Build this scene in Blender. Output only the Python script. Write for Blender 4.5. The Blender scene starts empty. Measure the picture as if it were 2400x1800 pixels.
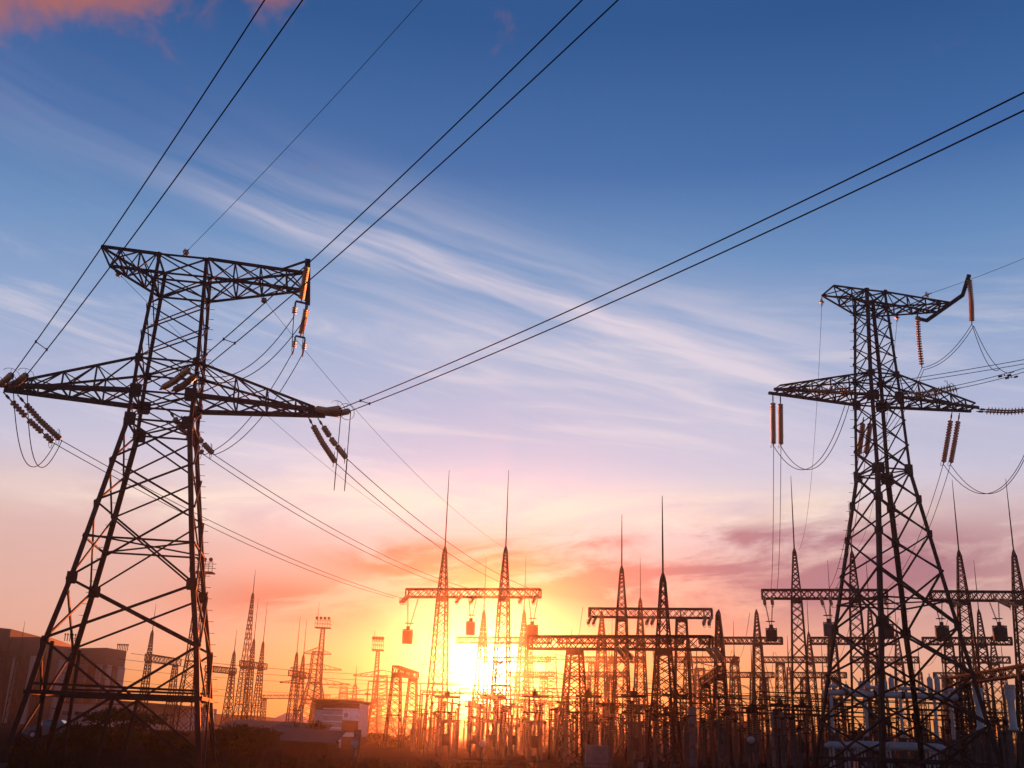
import bpy, math, random
from mathutils import Vector, Matrix
R = math.radians
random.seed(7)
sc = bpy.context.scene
col = sc.collection

# ------------------------------------------------------------------ camera
F, PITCH, ROLL, CH = 2530.0, 0.312, 0.0356, 1.7
cam_d = bpy.data.cameras.new('camera'); cam = bpy.data.objects.new('camera', cam_d); col.objects.link(cam)
cam_d.sensor_width = 36.0; cam_d.lens = 36.0 * F / 2400.0; cam_d.clip_start = 0.1; cam_d.clip_end = 5000
cam.matrix_world = Matrix.Translation((0, 0, CH)) @ Matrix.Rotation(PITCH, 4, 'X') @ Matrix.Rotation(math.pi/2, 4, 'X') @ Matrix.Rotation(ROLL, 4, 'Z')
sc.camera = cam

# ------------------------------------------------------------------ sky, sun, exposure
SUN_EL, SUN_AZ = R(2.95), R(-0.58)            # azimuth measured from +Y towards +X
sun_dir = Vector((math.sin(SUN_AZ)*math.cos(SUN_EL), math.cos(SUN_AZ)*math.cos(SUN_EL), math.sin(SUN_EL)))
sun_d = bpy.data.lights.new('sun', 'SUN'); sun_d.energy = 5.0; sun_d.angle = R(0.55); sun_d.color = (1.0, 0.17, 0.036)
sun = bpy.data.objects.new('sun', sun_d); col.objects.link(sun)
sun.rotation_euler = (-sun_dir).to_track_quat('-Z', 'Y').to_euler(); sun.location = (0, 0, 60)
sc.view_settings.view_transform = 'Standard'; sc.view_settings.look = 'None'
sc.view_settings.exposure = 0.0; sc.view_settings.gamma = 1.0
sc.render.film_transparent = False
sc.cycles.volume_bounces = 0; sc.cycles.max_bounces = 6; sc.cycles.transparent_max_bounces = 12
sc.cycles.use_denoising = True

def s2l(c): return tuple((v/12.92 if v <= .04045 else ((v+.055)/1.055)**2.4) for v in (x/255 for x in c))

world = bpy.data.worlds.new("World"); sc.world = world; world.use_nodes = True
NT = world.node_tree; NT.nodes.clear()
class N:
    def __init__(s, nt): s.t = nt
    def new(s, k, **kw):
        n = s.t.nodes.new(k)
        for a, v in kw.items(): setattr(n, a, v)
        return n
    def put(s, sock, v):
        if isinstance(v, bpy.types.NodeSocket): s.t.links.new(v, sock)
        elif v is not None: sock.default_value = v
    def m(s, op, a, b=None, c=None, clamp=False):
        n = s.new('ShaderNodeMath', operation=op, use_clamp=clamp)
        for i, v in enumerate((a, b, c)): s.put(n.inputs[i], v)
        return n.outputs[0]
    def dot(s, a, v):
        n = s.new('ShaderNodeVectorMath', operation='DOT_PRODUCT'); s.put(n.inputs[0], a); n.inputs[1].default_value = v
        return n.outputs['Value']
    def comb(s, x, y, z):
        n = s.new('ShaderNodeCombineXYZ')
        for i, v in enumerate((x, y, z)): s.put(n.inputs[i], v)
        return n.outputs[0]
    def noise(s, vec, scale, detail=5, rough=.55, dist=0.0):
        n = s.new('ShaderNodeTexNoise'); s.put(n.inputs['Vector'], vec)
        n.inputs['Scale'].default_value = scale; n.inputs['Detail'].default_value = detail
        n.inputs['Roughness'].default_value = rough; n.inputs['Distortion'].default_value = dist
        return n.outputs['Fac']
    def ramp(s, f, stops, interp='LINEAR'):
        n = s.new('ShaderNodeValToRGB'); s.put(n.inputs[0], f); cr = n.color_ramp; cr.interpolation = interp
        while len(cr.elements) < len(stops): cr.elements.new(0.5)
        for e, (p, c) in zip(cr.elements, stops):
            e.position = p; e.color = (*c, 1) if len(c) == 3 else c
        return n.outputs[0]
    def mix(s, f, a, b, mode='MIX'):
        n = s.new('ShaderNodeMix', data_type='RGBA', blend_type=mode)
        s.put(n.inputs[0], f); s.put(n.inputs[6], a); s.put(n.inputs[7], b)
        return n.outputs[2]
    def sm(s, v, lo, hi):
        n = s.new('ShaderNodeMapRange', interpolation_type='SMOOTHSTEP'); s.put(n.inputs[0], v)
        n.inputs[1].default_value = lo; n.inputs[2].default_value = hi; n.inputs[3].default_value = 0; n.inputs[4].default_value = 1
        return n.outputs[0]
w = N(NT)
C4 = lambda c, k=1.0: (*[v*k for v in s2l(c)], 1)
tc = w.new('ShaderNodeTexCoord'); D = tc.outputs['Generated']
sep = w.new('ShaderNodeSeparateXYZ'); w.put(sep.inputs[0], D)
dx, dy, dz = sep.outputs
EL = w.m('MULTIPLY', w.m('ARCSINE', dz), 57.29578)
AZ = w.m('MULTIPLY', w.m('ARCTAN2', dx, dy), 57.29578)
e01 = w.m('DIVIDE', EL, 60.0, clamp=True)
base = w.ramp(e01, [(0.0, s2l((222,140,74))), (3/60, s2l((236,160,100))), (5/60, s2l((236,168,130))), (8/60, s2l((230,186,172))),
     (10.5/60, s2l((226,204,208))), (13.0/60, s2l((210,204,222))), (16/60, s2l((184,190,218))), (20/60, s2l((148,172,210))),
     (24.5/60, s2l((106,146,194))), (29/60, s2l((70,112,170))), (36/60, s2l((46,88,144))), (1.0, s2l((24,60,120)))])
# clear air is bluer and a little darker away from the sun's side
away = w.sm(w.m('ABSOLUTE', w.m('ADD', AZ, 2.0)), 6.0, 30.0)
base = w.mix(w.m('MULTIPLY', away, 0.35), base, w.mix(1.0, base, (0.66, 0.74, 0.84, 1), 'MULTIPLY'))
side = w.m('MULTIPLY', w.sm(w.m('ABSOLUTE', w.m('ADD', AZ, -1.0)), 7.0, 22.0), w.m('MULTIPLY', w.sm(EL, 1.0, 4.5), w.m('SUBTRACT', 1.0, w.sm(EL, 9.0, 13.0))))
base = w.mix(w.m('MULTIPLY', side, .62), base, C4((220, 180, 174)))
# thin wisps: direction projected on a high flat layer, so they foreshorten towards the horizon
zz = w.m('ADD', w.m('MAXIMUM', dz, 0.0), 0.06)
px_, py_ = w.m('DIVIDE', dx, zz), w.m('DIVIDE', dy, zz)
# long cirrus band, in degrees: falls from upper left to mid right
line = w.m('SUBTRACT', EL, w.m('ADD', 22.3, w.m('ADD', w.m('MULTIPLY', AZ, -0.222), w.m('MULTIPLY', w.m('MULTIPLY', AZ, AZ), -0.0008))))
wob = w.m('MULTIPLY', w.m('SUBTRACT', w.noise(w.comb(w.m('MULTIPLY', AZ, .07), 0.0, 3.0), 1.0, 2), .5), 1.6)
ln2 = w.m('ADD', w.m('ADD', line, wob), w.m('MULTIPLY', AZ, .02))
fib = w.noise(w.comb(w.m('MULTIPLY', AZ, 0.035), w.m('MULTIPLY', ln2, 0.40), 1.3), 1.0, 4, .5, .5)
fib2 = w.noise(w.comb(w.m('MULTIPLY', AZ, 0.10), w.m('MULTIPLY', ln2, 1.7), 7.7), 1.0, 6, .55, .35)
core = w.m('POWER', 2.718, w.m('MULTIPLY', w.m('POWER', w.m('DIVIDE', ln2, 1.9), 2.0), -1.0))
halo = w.m('POWER', 2.718, w.m('MULTIPLY', w.m('POWER', w.m('DIVIDE', w.m('ADD', ln2, 1.4), 4.0), 2.0), -1.0))
f1 = w.sm(w.m('ADD', w.m('MULTIPLY', fib, .72), w.m('MULTIPLY', fib2, .28)), .28, .78)
lon = w.m('MULTIPLY', w.sm(AZ, -23.0, -3.0), w.m('SUBTRACT', 1.0, w.sm(AZ, 10.0, 28.0)))
cir = w.m('MULTIPLY', w.m('ADD', w.m('MULTIPLY', core, .72), w.m('MULTIPLY', halo, 0.66)), w.m('MULTIPLY', f1, w.m('ADD', .10, w.m('MULTIPLY', lon, .95))))
sky = w.mix(w.m('MINIMUM', cir, .8), base, C4((232, 218, 228)))
# scattered faint wisps lower down
wis = w.noise(w.comb(w.m('MULTIPLY', AZ, .075), w.m('ADD', w.m('MULTIPLY', EL, .55), w.m('MULTIPLY', AZ, .07)), 4.1), 1.0, 8, .62, .9)
wband = w.m('MULTIPLY', w.sm(EL, 8.5, 12.5), w.m('SUBTRACT', 1.0, w.sm(EL, 18.0, 25.0)))
sky = w.mix(w.m('MULTIPLY', w.m('MULTIPLY', w.sm(wis, .46, .74), wband), .42), sky, C4((246, 230, 230)))
# soft veil clouds near the horizon, bright tops and dusky salmon bellies
cn = w.noise(w.comb(w.m('MULTIPLY', AZ, .13), w.m('ADD', w.m('MULTIPLY', EL, .48), w.m('MULTIPLY', AZ, -.03)), 9.2), 1.0, 8, .60, .4)
def blob(a0, e0, sa, se):
    q = w.m('ADD', w.m('POWER', w.m('DIVIDE', w.m('SUBTRACT', AZ, a0), sa), 2.0), w.m('POWER', w.m('DIVIDE', w.m('SUBTRACT', EL, e0), se), 2.0))
    return w.m('POWER', 2.718, w.m('MULTIPLY', q, -1.0))
def addall(l):
    r = l[0]
    for x in l[1:]: r = w.m('ADD', r, x)
    return r
salb = addall([blob(9, 7.4, 9, 2.0), blob(20, 8.8, 8, 2.4), blob(-11, 5.9, 5, 1.3), blob(-5, 8.4, 4, .9), blob(12, 9.6, 4, .8), blob(1, 8.1, 7, 1.3), blob(5, 9.2, 5, .7)])
sal = w.m('MULTIPLY', w.m('MINIMUM', salb, 1.0), w.sm(cn, .33, .54))
salc = w.mix(w.sm(AZ, -2.0, 15.0), C4((194, 110, 94)), C4((166, 114, 130)))
crmn = w.noise(w.comb(w.m('MULTIPLY', AZ, .11), w.m('ADD', w.m('MULTIPLY', EL, .45), w.m('MULTIPLY', AZ, -.03)), 2.6), 1.0, 8, .58, .6)
crmb = addall([blob(-3, 11.4, 12, 1.3), blob(14, 11.4, 9, 1.1), blob(-17, 10.4, 8, 1.0)])
crm = w.m('MULTIPLY', w.m('MINIMUM', crmb, 1.0), w.sm(crmn, .28, .62))
sky = w.mix(w.m('MULTIPLY', crm, .85), sky, C4((254, 234, 216)))
sky = w.mix(w.m('MULTIPLY', sal, .92), sky, salc)
# lit orange cloud high on the left
on = w.noise(w.comb(w.m('MULTIPLY', AZ, .28), w.m('MULTIPLY', EL, .36), 5.5), 1.0, 7, .6, .4)
omb = addall([blob(-31, 34.0, 6.5, 2.9), blob(-24, 36.2, 5.5, 2.4), blob(-15.6, 37.2, 1.6, 1.5)])
om = w.sm(w.m('ADD', w.m('MINIMUM', omb, 1.0), w.m('MULTIPLY', w.m('SUBTRACT', on, .5), 1.5)), .22, .95)
sky = w.mix(w.m('MULTIPLY', om, .75), sky, C4((190, 108, 78)))
# glow of the low sun in the sky
ca = w.dot(D, tuple(sun_dir))
th = w.m('MULTIPLY', w.m('ARCCOSINE', w.m('MINIMUM', ca, 0.9999999)), 57.29578)
def ex(k, s): return w.m('MULTIPLY', w.m('POWER', 2.718, w.m('MULTIPLY', th, -1.0/s)), k)
def gs(k, s): return w.m('MULTIPLY', w.m('POWER', 2.718, w.m('MULTIPLY', w.m('POWER', w.m('DIVIDE', th, s), 2.0), -1.0)), k)
def scale(c, f):
    n = w.new('ShaderNodeVectorMath', operation='SCALE'); n.inputs[0].default_value = c[:3]; w.put(n.inputs['Scale'], f); return n.outputs[0]
glow = w.mix(1.0, w.mix(1.0, scale((1.0, .50, .10), ex(.3, 1.5)), scale((1.0, .40, .10), ex(.04, 6.0)), 'ADD'), scale((1.0, .93, .62), gs(20.0, .92)), 'ADD')
sky = w.mix(1.0, sky, glow, 'ADD')
skyn = w.new('ShaderNodeTexSky'); skyn.sky_type = 'NISHITA'; skyn.sun_disc = False; skyn.sun_elevation = SUN_EL; skyn.sun_rotation = SUN_AZ
sky = w.mix(1.0, w.mix(1.0, sky, (10, 10, 10, 1), 'MULTIPLY'), w.mix(1.0, skyn.outputs[0], (.03, .03, .03, 1), 'MULTIPLY'), 'ADD')
bgn = w.new('ShaderNodeBackground'); w.put(bgn.inputs[0], sky); bgn.inputs[1].default_value = 0.1
wo = w.new('ShaderNodeOutputWorld'); NT.links.new(bgn.outputs[0], wo.inputs[0])

# ------------------------------------------------------------------ where a sight line of the survey meets a plane
def ray(px, py):
    a, b = px-1200, py-900; c, s = math.cos(ROLL), math.sin(ROLL)
    X, Y = a*c+b*s, a*s-b*c; cz, sz = math.cos(PITCH), math.sin(PITCH)
    return Vector((X, F*cz-Y*sz, F*sz+Y*cz))
def atY(px, py, Y): r = ray(px, py); return r*(Y/r.y)+Vector((0, 0, CH))
def atZ(px, py, z): r = ray(px, py); return r*((z-CH)/r.z)+Vector((0, 0, CH))
def prj(p):
    x, y, z = p[0], p[1], p[2]-CH
    d = y*math.cos(PITCH)+z*math.sin(PITCH); uu = -y*math.sin(PITCH)+z*math.cos(PITCH)
    X, Y = F*x/d, F*uu/d; c, s = math.cos(ROLL), math.sin(ROLL)
    return 1200+X*c+Y*s, 900+X*s-Y*c
def zfor(x, y, py):
    lo, hi = -5.0, 80.0
    for _ in range(40):
        mid = (lo+hi)/2
        if prj((x, y, mid))[1] > py: lo = mid
        else: hi = mid
    return (lo+hi)/2
def onp(S, az, px, py):
    a = R(az); n = (math.cos(a), -math.sin(a)); r = ray(px, py)
    t = (S[0]*n[0]+S[1]*n[1])/(r.x*n[0]+r.y*n[1]); return r*t+Vector((0, 0, CH))
def W(T, l):
    c, s = math.cos(T[2]), math.sin(T[2]); return Vector((T[0]+l[0]*c-l[1]*s, T[1]+l[0]*s+l[1]*c, l[2]))
def loc(T, px, py, ly=None, lx=None, z=None):
    r = ray(px, py); c, s = math.cos(T[2]), math.sin(T[2])
    ox, oy = -T[0], -T[1]; olx, oly = ox*c+oy*s, -ox*s+oy*c; rlx, rly = r.x*c+r.y*s, -r.x*s+r.y*c
    t = (ly-oly)/rly if ly is not None else (lx-olx)/rlx if lx is not None else (z-CH)/r.z
    return W(T, (olx+t*rlx, oly+t*rly, CH+t*r.z))

# ------------------------------------------------------------------ materials
def mat(name, c, rough=.6, metal=0.0, var=.25, scale=3.0, c2=None, bump=0.0, trans=0.0, spec=.08):
    m = bpy.data.materials.new(name); m.use_nodes = True; t = N(m.node_tree)
    bs = m.node_tree.nodes['Principled BSDF']
    tcn = t.new('ShaderNodeTexCoord')
    nf = t.noise(tcn.outputs['Object'], scale, 6, .6)
    c2 = c2 or tuple(v*(1-var) for v in c)
    t.put(bs.inputs['Base Color'], t.mix(t.sm(nf, .35, .68), (*c, 1), (*c2, 1)))
    bs.inputs['Roughness'].default_value = rough; bs.inputs['Metallic'].default_value = metal
    bs.inputs['Specular IOR Level'].default_value = spec
    if trans: bs.inputs['Transmission Weight'].default_value = trans
    if bump:
        b = t.new('ShaderNodeBump'); b.inputs['Strength'].default_value = bump; b.inputs['Distance'].default_value = .05
        t.put(b.inputs['Height'], t.noise(tcn.outputs['Object'], scale*6, 6, .65)); t.put(bs.inputs['Normal'], b.outputs[0])
    return m
M = dict(
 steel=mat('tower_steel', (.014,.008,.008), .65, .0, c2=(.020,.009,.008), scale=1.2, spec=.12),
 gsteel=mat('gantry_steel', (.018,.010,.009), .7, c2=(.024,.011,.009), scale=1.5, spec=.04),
 wire=mat('conductor', (.010,.009,.010), .7, 0.0, spec=.04),
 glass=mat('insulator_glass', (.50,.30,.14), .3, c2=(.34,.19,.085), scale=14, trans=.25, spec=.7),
 fit=mat('fitting_metal', (.035,.032,.03), .45, .4),
 porc=mat('porcelain', (.055,.025,.018), .3, scale=4),
 conc=mat('concrete', (.07,.058,.058), .9, scale=2.0, c2=(.045,.036,.036), bump=.3),
 tank=mat('tank_paint', (.27,.285,.33), .45, scale=1.2, c2=(.20,.21,.25), spec=.4),
 trap=mat('trap_paint', (.022,.018,.018), .6),
 trapl=mat('trap_paint_pale', (.10,.095,.11), .6),
 soil=mat('soil', (.028,.017,.013), .95, scale=.35, c2=(.016,.012,.008), bump=.6, spec=0.0),
 grass=mat('dry_grass', (.045,.030,.012), .8, scale=.25, c2=(.022,.02,.008), spec=0.0),
 leaf=mat('leaves', (.050,.042,.012), .75, scale=.5, c2=(.075,.045,.012), spec=0.0),
 leaf2=mat('leaves_dark', (.034,.032,.012), .75, scale=.5, c2=(.048,.032,.011), spec=0.0),
 bark=mat('bark', (.03,.02,.016), .9, scale=3),
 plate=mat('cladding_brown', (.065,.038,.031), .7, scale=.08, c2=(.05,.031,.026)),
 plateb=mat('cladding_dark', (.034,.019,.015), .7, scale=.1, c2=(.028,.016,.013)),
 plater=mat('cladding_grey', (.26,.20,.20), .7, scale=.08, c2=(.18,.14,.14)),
 pale=mat('pale_wall', (.38,.31,.33), .8, scale=.12, c2=(.27,.22,.235)),
 brick=mat('red_brick', (.11,.04,.028), .85, scale=.5, c2=(.08,.034,.024)),
 block=mat('block_wall', (.50,.42,.42), .8, scale=.4, c2=(.28,.19,.18)),
 roof=mat('roof_sheet', (.035,.026,.024), .8, scale=.3, spec=.15),
 wood=mat('old_wood', (.04,.024,.018), .85, scale=.8, spec=.03),
 pane=mat('window_glass', (.03,.035,.045), .08, spec=.8),
 blue=mat('car_paint', (.03,.045,.07), .3, spec=.4), white=mat('white_paint', (.8,.74,.76), .5),
 tyre=mat('rubber', (.02,.02,.02), .8), lamp=mat('lamp_housing', (.25,.24,.27), .35), hill=mat('far_ground', (.03,.02,.016), 1.0, scale=.02, c2=(.022,.02,.012), spec=0.0))

# ------------------------------------------------------------------ mesh builder
class MB:
    def __init__(s): s.v = []; s.f = []
    def bar(s, p, q, wd, ht=None, up=None, cap=True):
        p, q = Vector(p), Vector(q); d = q-p
        if d.length < 1e-6: return
        d.normalize(); ht = ht or wd
        a = Vector(up) if up is not None else (Vector((0, 0, 1)) if abs(d.z) < .9 else Vector((0, 1, 0)))
        x = d.cross(a).normalized(); y = x.cross(d).normalized()
        i = len(s.v)
        for P in (p, q):
            for sx, sy in ((-1, -1), (1, -1), (1, 1), (-1, 1)): s.v.append(P+x*(sx*wd/2)+y*(sy*ht/2))
        s.f += [(i, i+1, i+5, i+4), (i+1, i+2, i+6, i+5), (i+2, i+3, i+7, i+6), (i+3, i, i+4, i+7)]
        if cap: s.f += [(i+3, i+2, i+1, i), (i+4, i+5, i+6, i+7)]
    def box(s, c, sx, sy, sz, yaw=0.0):
        cc, ss = math.cos(yaw), math.sin(yaw); i = len(s.v)
        for z in (0, 1):
            for a, b in ((-1, -1), (1, -1), (1, 1), (-1, 1)):
                X, Y = a*sx/2, b*sy/2; s.v.append(Vector((c[0]+X*cc-Y*ss, c[1]+X*ss+Y*cc, c[2]+z*sz)))
        s.f += [(i, i+1, i+5, i+4), (i+1, i+2, i+6, i+5), (i+2, i+3, i+7, i+6), (i+3, i, i+4, i+7), (i+3, i+2, i+1, i), (i+4, i+5, i+6, i+7)]
    def tube(s, pts, r, n=6, r2=None, cap=True):
        pts = [Vector(p) for p in pts]; k = len(pts); i0 = len(s.v); x = None
        for j, p in enumerate(pts):
            d = (pts[min(j+1, k-1)]-pts[max(j-1, 0)]).normalized()
            if x is None:
                a = Vector((0, 0, 1)) if abs(d.z) < .9 else Vector((0, 1, 0)); x = d.cross(a).normalized()
            else: x = (x-d*x.dot(d)).normalized()
            y = d.cross(x); rr = r if r2 is None else r+(r2-r)*j/(k-1)
            if isinstance(r, (list, tuple)): rr = r[j]
            for t in range(n):
                an = 2*math.pi*t/n; s.v.append(p+x*(rr*math.cos(an))+y*(rr*math.sin(an)))
        for j in range(k-1):
            for t in range(n):
                a, b = i0+j*n+t, i0+j*n+(t+1) % n; s.f.append((a, b, b+n, a+n))
        if cap:
            s.f.append(tuple(i0+t for t in reversed(range(n)))); s.f.append(tuple(i0+(k-1)*n+t for t in range(n)))
    def ring(s, c, ax, r, tr, n=18, a0=0.0, a1=2*math.pi, m=4):
        ax = Vector(ax).normalized(); a = Vector((0, 0, 1)) if abs(ax.z) < .9 else Vector((0, 1, 0))
        x = ax.cross(a).normalized(); y = ax.cross(x)
        s.tube([Vector(c)+x*(r*math.cos(a0+(a1-a0)*t/n))+y*(r*math.sin(a0+(a1-a0)*t/n)) for t in range(n+1)], tr, m, cap=False)
    def quad(s, a, b, c, d):
        i = len(s.v); s.v += [Vector(a), Vector(b), Vector(c), Vector(d)]; s.f.append((i, i+1, i+2, i+3))
    def build(s, name, m, parent=None, smooth=False):
        off = Vector((0, 0, 0)); p = parent
        while p is not None: off += Vector(p.location); p = p.parent
        me = bpy.data.meshes.new(name); me.from_pydata([tuple(v-off) for v in s.v], [], s.f); me.materials.append(m)
        if smooth:
            for pl in me.polygons: pl.use_smooth = True
        o = bpy.data.objects.new(name, me); col.objects.link(o)
        if parent is not None: o.parent = parent
        return o
def tag(o, label=None, cat=None, group=None, kind=None):
    if label: o['label'] = label
    if cat: o['category'] = cat
    if group: o['group'] = group
    if kind: o['kind'] = kind
    return o
def thing(name, p, label, cat, group=None):
    o = bpy.data.objects.new(name, None); o.empty_display_size = .3; o.location = p; col.objects.link(o)
    return tag(o, label, cat, group)
def dup(root, p, rz=None, label=None, group=None):
    r = root.copy(); col.objects.link(r); r.location = p
    if rz is not None: r.rotation_euler = (0, 0, rz)
    if label: r['label'] = label
    if group: r['group'] = group
    for ch in list(root.children):
        c = ch.copy(); col.objects.link(c); c.parent = r
        for g in list(ch.children):
            d = g.copy(); col.objects.link(d); d.parent = c
    return r
def lerp(a, b, t): return Vector(a)*(1-t)+Vector(b)*t
def catenary(p, q, sag, n=20):
    p, q = Vector(p), Vector(q)
    return [p.lerp(q, t/n)-Vector((0, 0, sag*4*(t/n)*(1-t/n))) for t in range(n+1)]
ORD = ['first','second','third','fourth','fifth','sixth','seventh','eighth','ninth','tenth','eleventh','twelfth','thirteenth','fourteenth','fifteenth',
       'sixteenth','seventeenth','eighteenth','nineteenth','twentieth','twenty-first','twenty-second','twenty-third','twenty-fourth','twenty-fifth']

# ------------------------------------------------------------------ ground
def gz(x, y):
    a = math.exp(-((x+20)**2/500+(y-43)**2/220))
    return -.36*a+.05*math.sin(x*.31+1)*math.sin(y*.23)
g = MB(); nx, ny = 90, 90
xs = [-480+960*i/nx for i in range(nx+1)]
ys = [-75*(1-j/14) if j < 14 else 425*((j-14)/(ny-14))**1.6 for j in range(ny+1)]
for y in ys:
    for x in xs:
        xx = math.copysign(abs(x/480)**1.6*330, x); g.v.append(Vector((xx, y, gz(xx, y))))
for j in range(ny):
    for i in range(nx):
        a = j*(nx+1)+i; g.f.append((a, a+1, a+nx+2, a+nx+1))
tag(g.build('ground', M['soil'], smooth=True), kind='structure')
h = MB(); hn = 80
for i in range(hn+1):
    x = -325+650*i/hn; hh = 4.6+.9*math.sin(i*.37)+.6*math.sin(i*.9+1)
    for yy, zz_ in ((385, -.4), (393, hh*.8), (402, hh), (413, hh*.7), (422, -.4)): h.v.append(Vector((x, yy, zz_)))
for i in range(hn):
    for k in range(4): a = i*5+k; h.f.append((a, a+5, a+6, a+1))
tag(h.build('hills', M['hill'], smooth=True), kind='structure')

# grass: one uncountable cover of thin blades
gr = MB(); rg = random.Random(3)
for _ in range(26000):
    Y = 36+30*rg.random()**1.6; X = (rg.random()*1.08-.54)*Y*.98
    if X > 4 and rg.random() < .55: continue
    hgt = rg.uniform(.08, .30)*(1.5 if rg.random() < .06 else 1); an = rg.random()*6.28; b = .012
    z0 = gz(X, Y)-.02; lean = rg.uniform(.0, .16)
    i = len(gr.v); c_, s_ = math.cos(an), math.sin(an)
    gr.v += [Vector((X-b*c_, Y-b*s_, z0)), Vector((X+b*c_, Y+b*s_, z0)), Vector((X+lean*s_, Y+lean*c_, z0+hgt))]
    gr.f.append((i, i+1, i+2))
tag(gr.build('grass', M['grass']), kind='stuff')

# ------------------------------------------------------------------ the two big towers
def interp(levels, z):
    for (z0, a0, b0), (z1, a1, b1) in zip(levels, levels[1:]):
        if z <= z1 or (z1, a1, b1) == levels[-1]:
            t = (z-z0)/(z1-z0); return a0+(a1-a0)*t, b0+(b1-b0)*t
def corner(T, lv, z, sx, sy): a, b = interp(lv, z); return W(T, (sx*a, sy*b, z))
CORN = ((-1, -1), (1, -1), (1, 1), (-1, 1))
def plates(mb, T, p, q, wd, t, sx, sy):
    c, s = math.cos(T[2]), math.sin(T[2]); ux, uy = Vector((c, s, 0)), Vector((-s, c, 0))
    # angle section: one flange along x, the other along y, butted at the corner
    for (dirv, off, a, b) in ((ux*-sx, 0, wd, t), (uy*-sy, t, t, wd)):
        i = len(mb.v); X, Y = ux*-sx, uy*-sy
        for P in (Vector(p), Vector(q)):
            if off == 0: quad = ((0, 0), (wd, 0), (wd, t), (0, t))
            else: quad = ((0, t), (t, t), (t, wd), (0, wd))
            for (fx, fy) in quad: mb.v.append(P+X*fx+Y*fy)
        mb.f += [(i, i+1, i+5, i+4), (i+1, i+2, i+6, i+5), (i+2, i+3, i+7, i+6), (i+3, i, i+4, i+7), (i+3, i+2, i+1, i), (i+4, i+5, i+6, i+7)]
def big_tower(name, T, lv, zfoot, nodes, legw, rings, gus, label):
    root = thing(name, (T[0], T[1], 0), label, 'transmission tower')
    kinks = sorted({zfoot}|{l[0] for l in lv if l[0] > zfoot})
    for (sx, sy) in CORN:
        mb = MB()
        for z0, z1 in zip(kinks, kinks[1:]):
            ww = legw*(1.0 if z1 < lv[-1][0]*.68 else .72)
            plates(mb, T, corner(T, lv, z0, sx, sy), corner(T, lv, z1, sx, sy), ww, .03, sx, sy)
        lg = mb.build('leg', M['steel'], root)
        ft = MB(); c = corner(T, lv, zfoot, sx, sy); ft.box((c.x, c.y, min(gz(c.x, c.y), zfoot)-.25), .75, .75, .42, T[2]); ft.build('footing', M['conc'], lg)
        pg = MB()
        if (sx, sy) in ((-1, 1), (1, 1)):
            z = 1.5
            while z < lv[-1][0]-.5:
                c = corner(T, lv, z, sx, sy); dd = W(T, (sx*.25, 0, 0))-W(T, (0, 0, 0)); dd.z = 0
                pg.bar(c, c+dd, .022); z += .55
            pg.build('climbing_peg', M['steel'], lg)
    faces = ((0, 1), (1, 2), (2, 3), (3, 0))
    for fi, (i, j) in enumerate(faces):
        mb = MB(); (ax, ay), (bx, by) = CORN[i], CORN[j]
        for z0, z1 in zip(nodes, nodes[1:]):
            wd = .105 if z0 < lv[-1][0]*.3 else .085 if z0 < lv[-1][0]*.62 else .06
            p0, p1 = corner(T, lv, z0, ax, ay), corner(T, lv, z1, ax, ay); q0, q1 = corner(T, lv, z0, bx, by), corner(T, lv, z1, bx, by)
            n = ((q0-p0).cross(p1-p0)).normalized()*.05
            mb.bar(p0+n, q1+n, wd, wd*.8, up=n); mb.bar(q0-n, p1-n, wd, wd*.8, up=n)
        for z in rings:
            p, q = corner(T, lv, z, ax, ay), corner(T, lv, z, bx, by); mb.bar(p, q, .085)
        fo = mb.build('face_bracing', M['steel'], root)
        for z, sz in gus:
            for (cx, cy, ox, oy) in ((ax, ay, bx, by), (bx, by, ax, ay)):
                p, q = corner(T, lv, z, cx, cy), corner(T, lv, z, ox, oy); d = (q-p).normalized(); nn = d.cross(Vector((0, 0, 1)))
                if nn.dot(p-Vector((T[0], T[1], p.z))) < 0: nn = -nn
                c = p+d*(sz*.42)+nn*.035
                gp = MB(); hx = d*(sz*.5); hz = Vector((0, 0, sz*.62)); i0 = 0
                pts = [c-hx-hz, c+hx*.75-hz, c+hx-hz*.7, c+hx+hz*.7, c+hx*.75+hz, c-hx+hz]
                for off in (0, .03):
                    gp.v += [P+nn*off for P in pts]
                gp.f += [tuple(i0+k for k in range(6)), tuple(i0+6+k for k in reversed(range(6)))]+[(i0+k, i0+6+k, i0+6+(k+1) % 6, i0+(k+1) % 6) for k in range(6)]
                gp.build('gusset_plate', M['steel'], fo)
    for z in rings:
        db = MB(); cs = [corner(T, lv, z, *c) for c in CORN]
        db.bar(cs[0]+Vector((0, 0, .09)), cs[2]+Vector((0, 0, .09)), .07); db.bar(cs[1]-Vector((0, 0, .01)), cs[3]-Vector((0, 0, .01)), .07)
        db.bar(cs[0]+Vector((0, 0, .02)), cs[1]+Vector((0, 0, .02)), .03); db.build('diaphragm', M['steel'], root)
    return root
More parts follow.
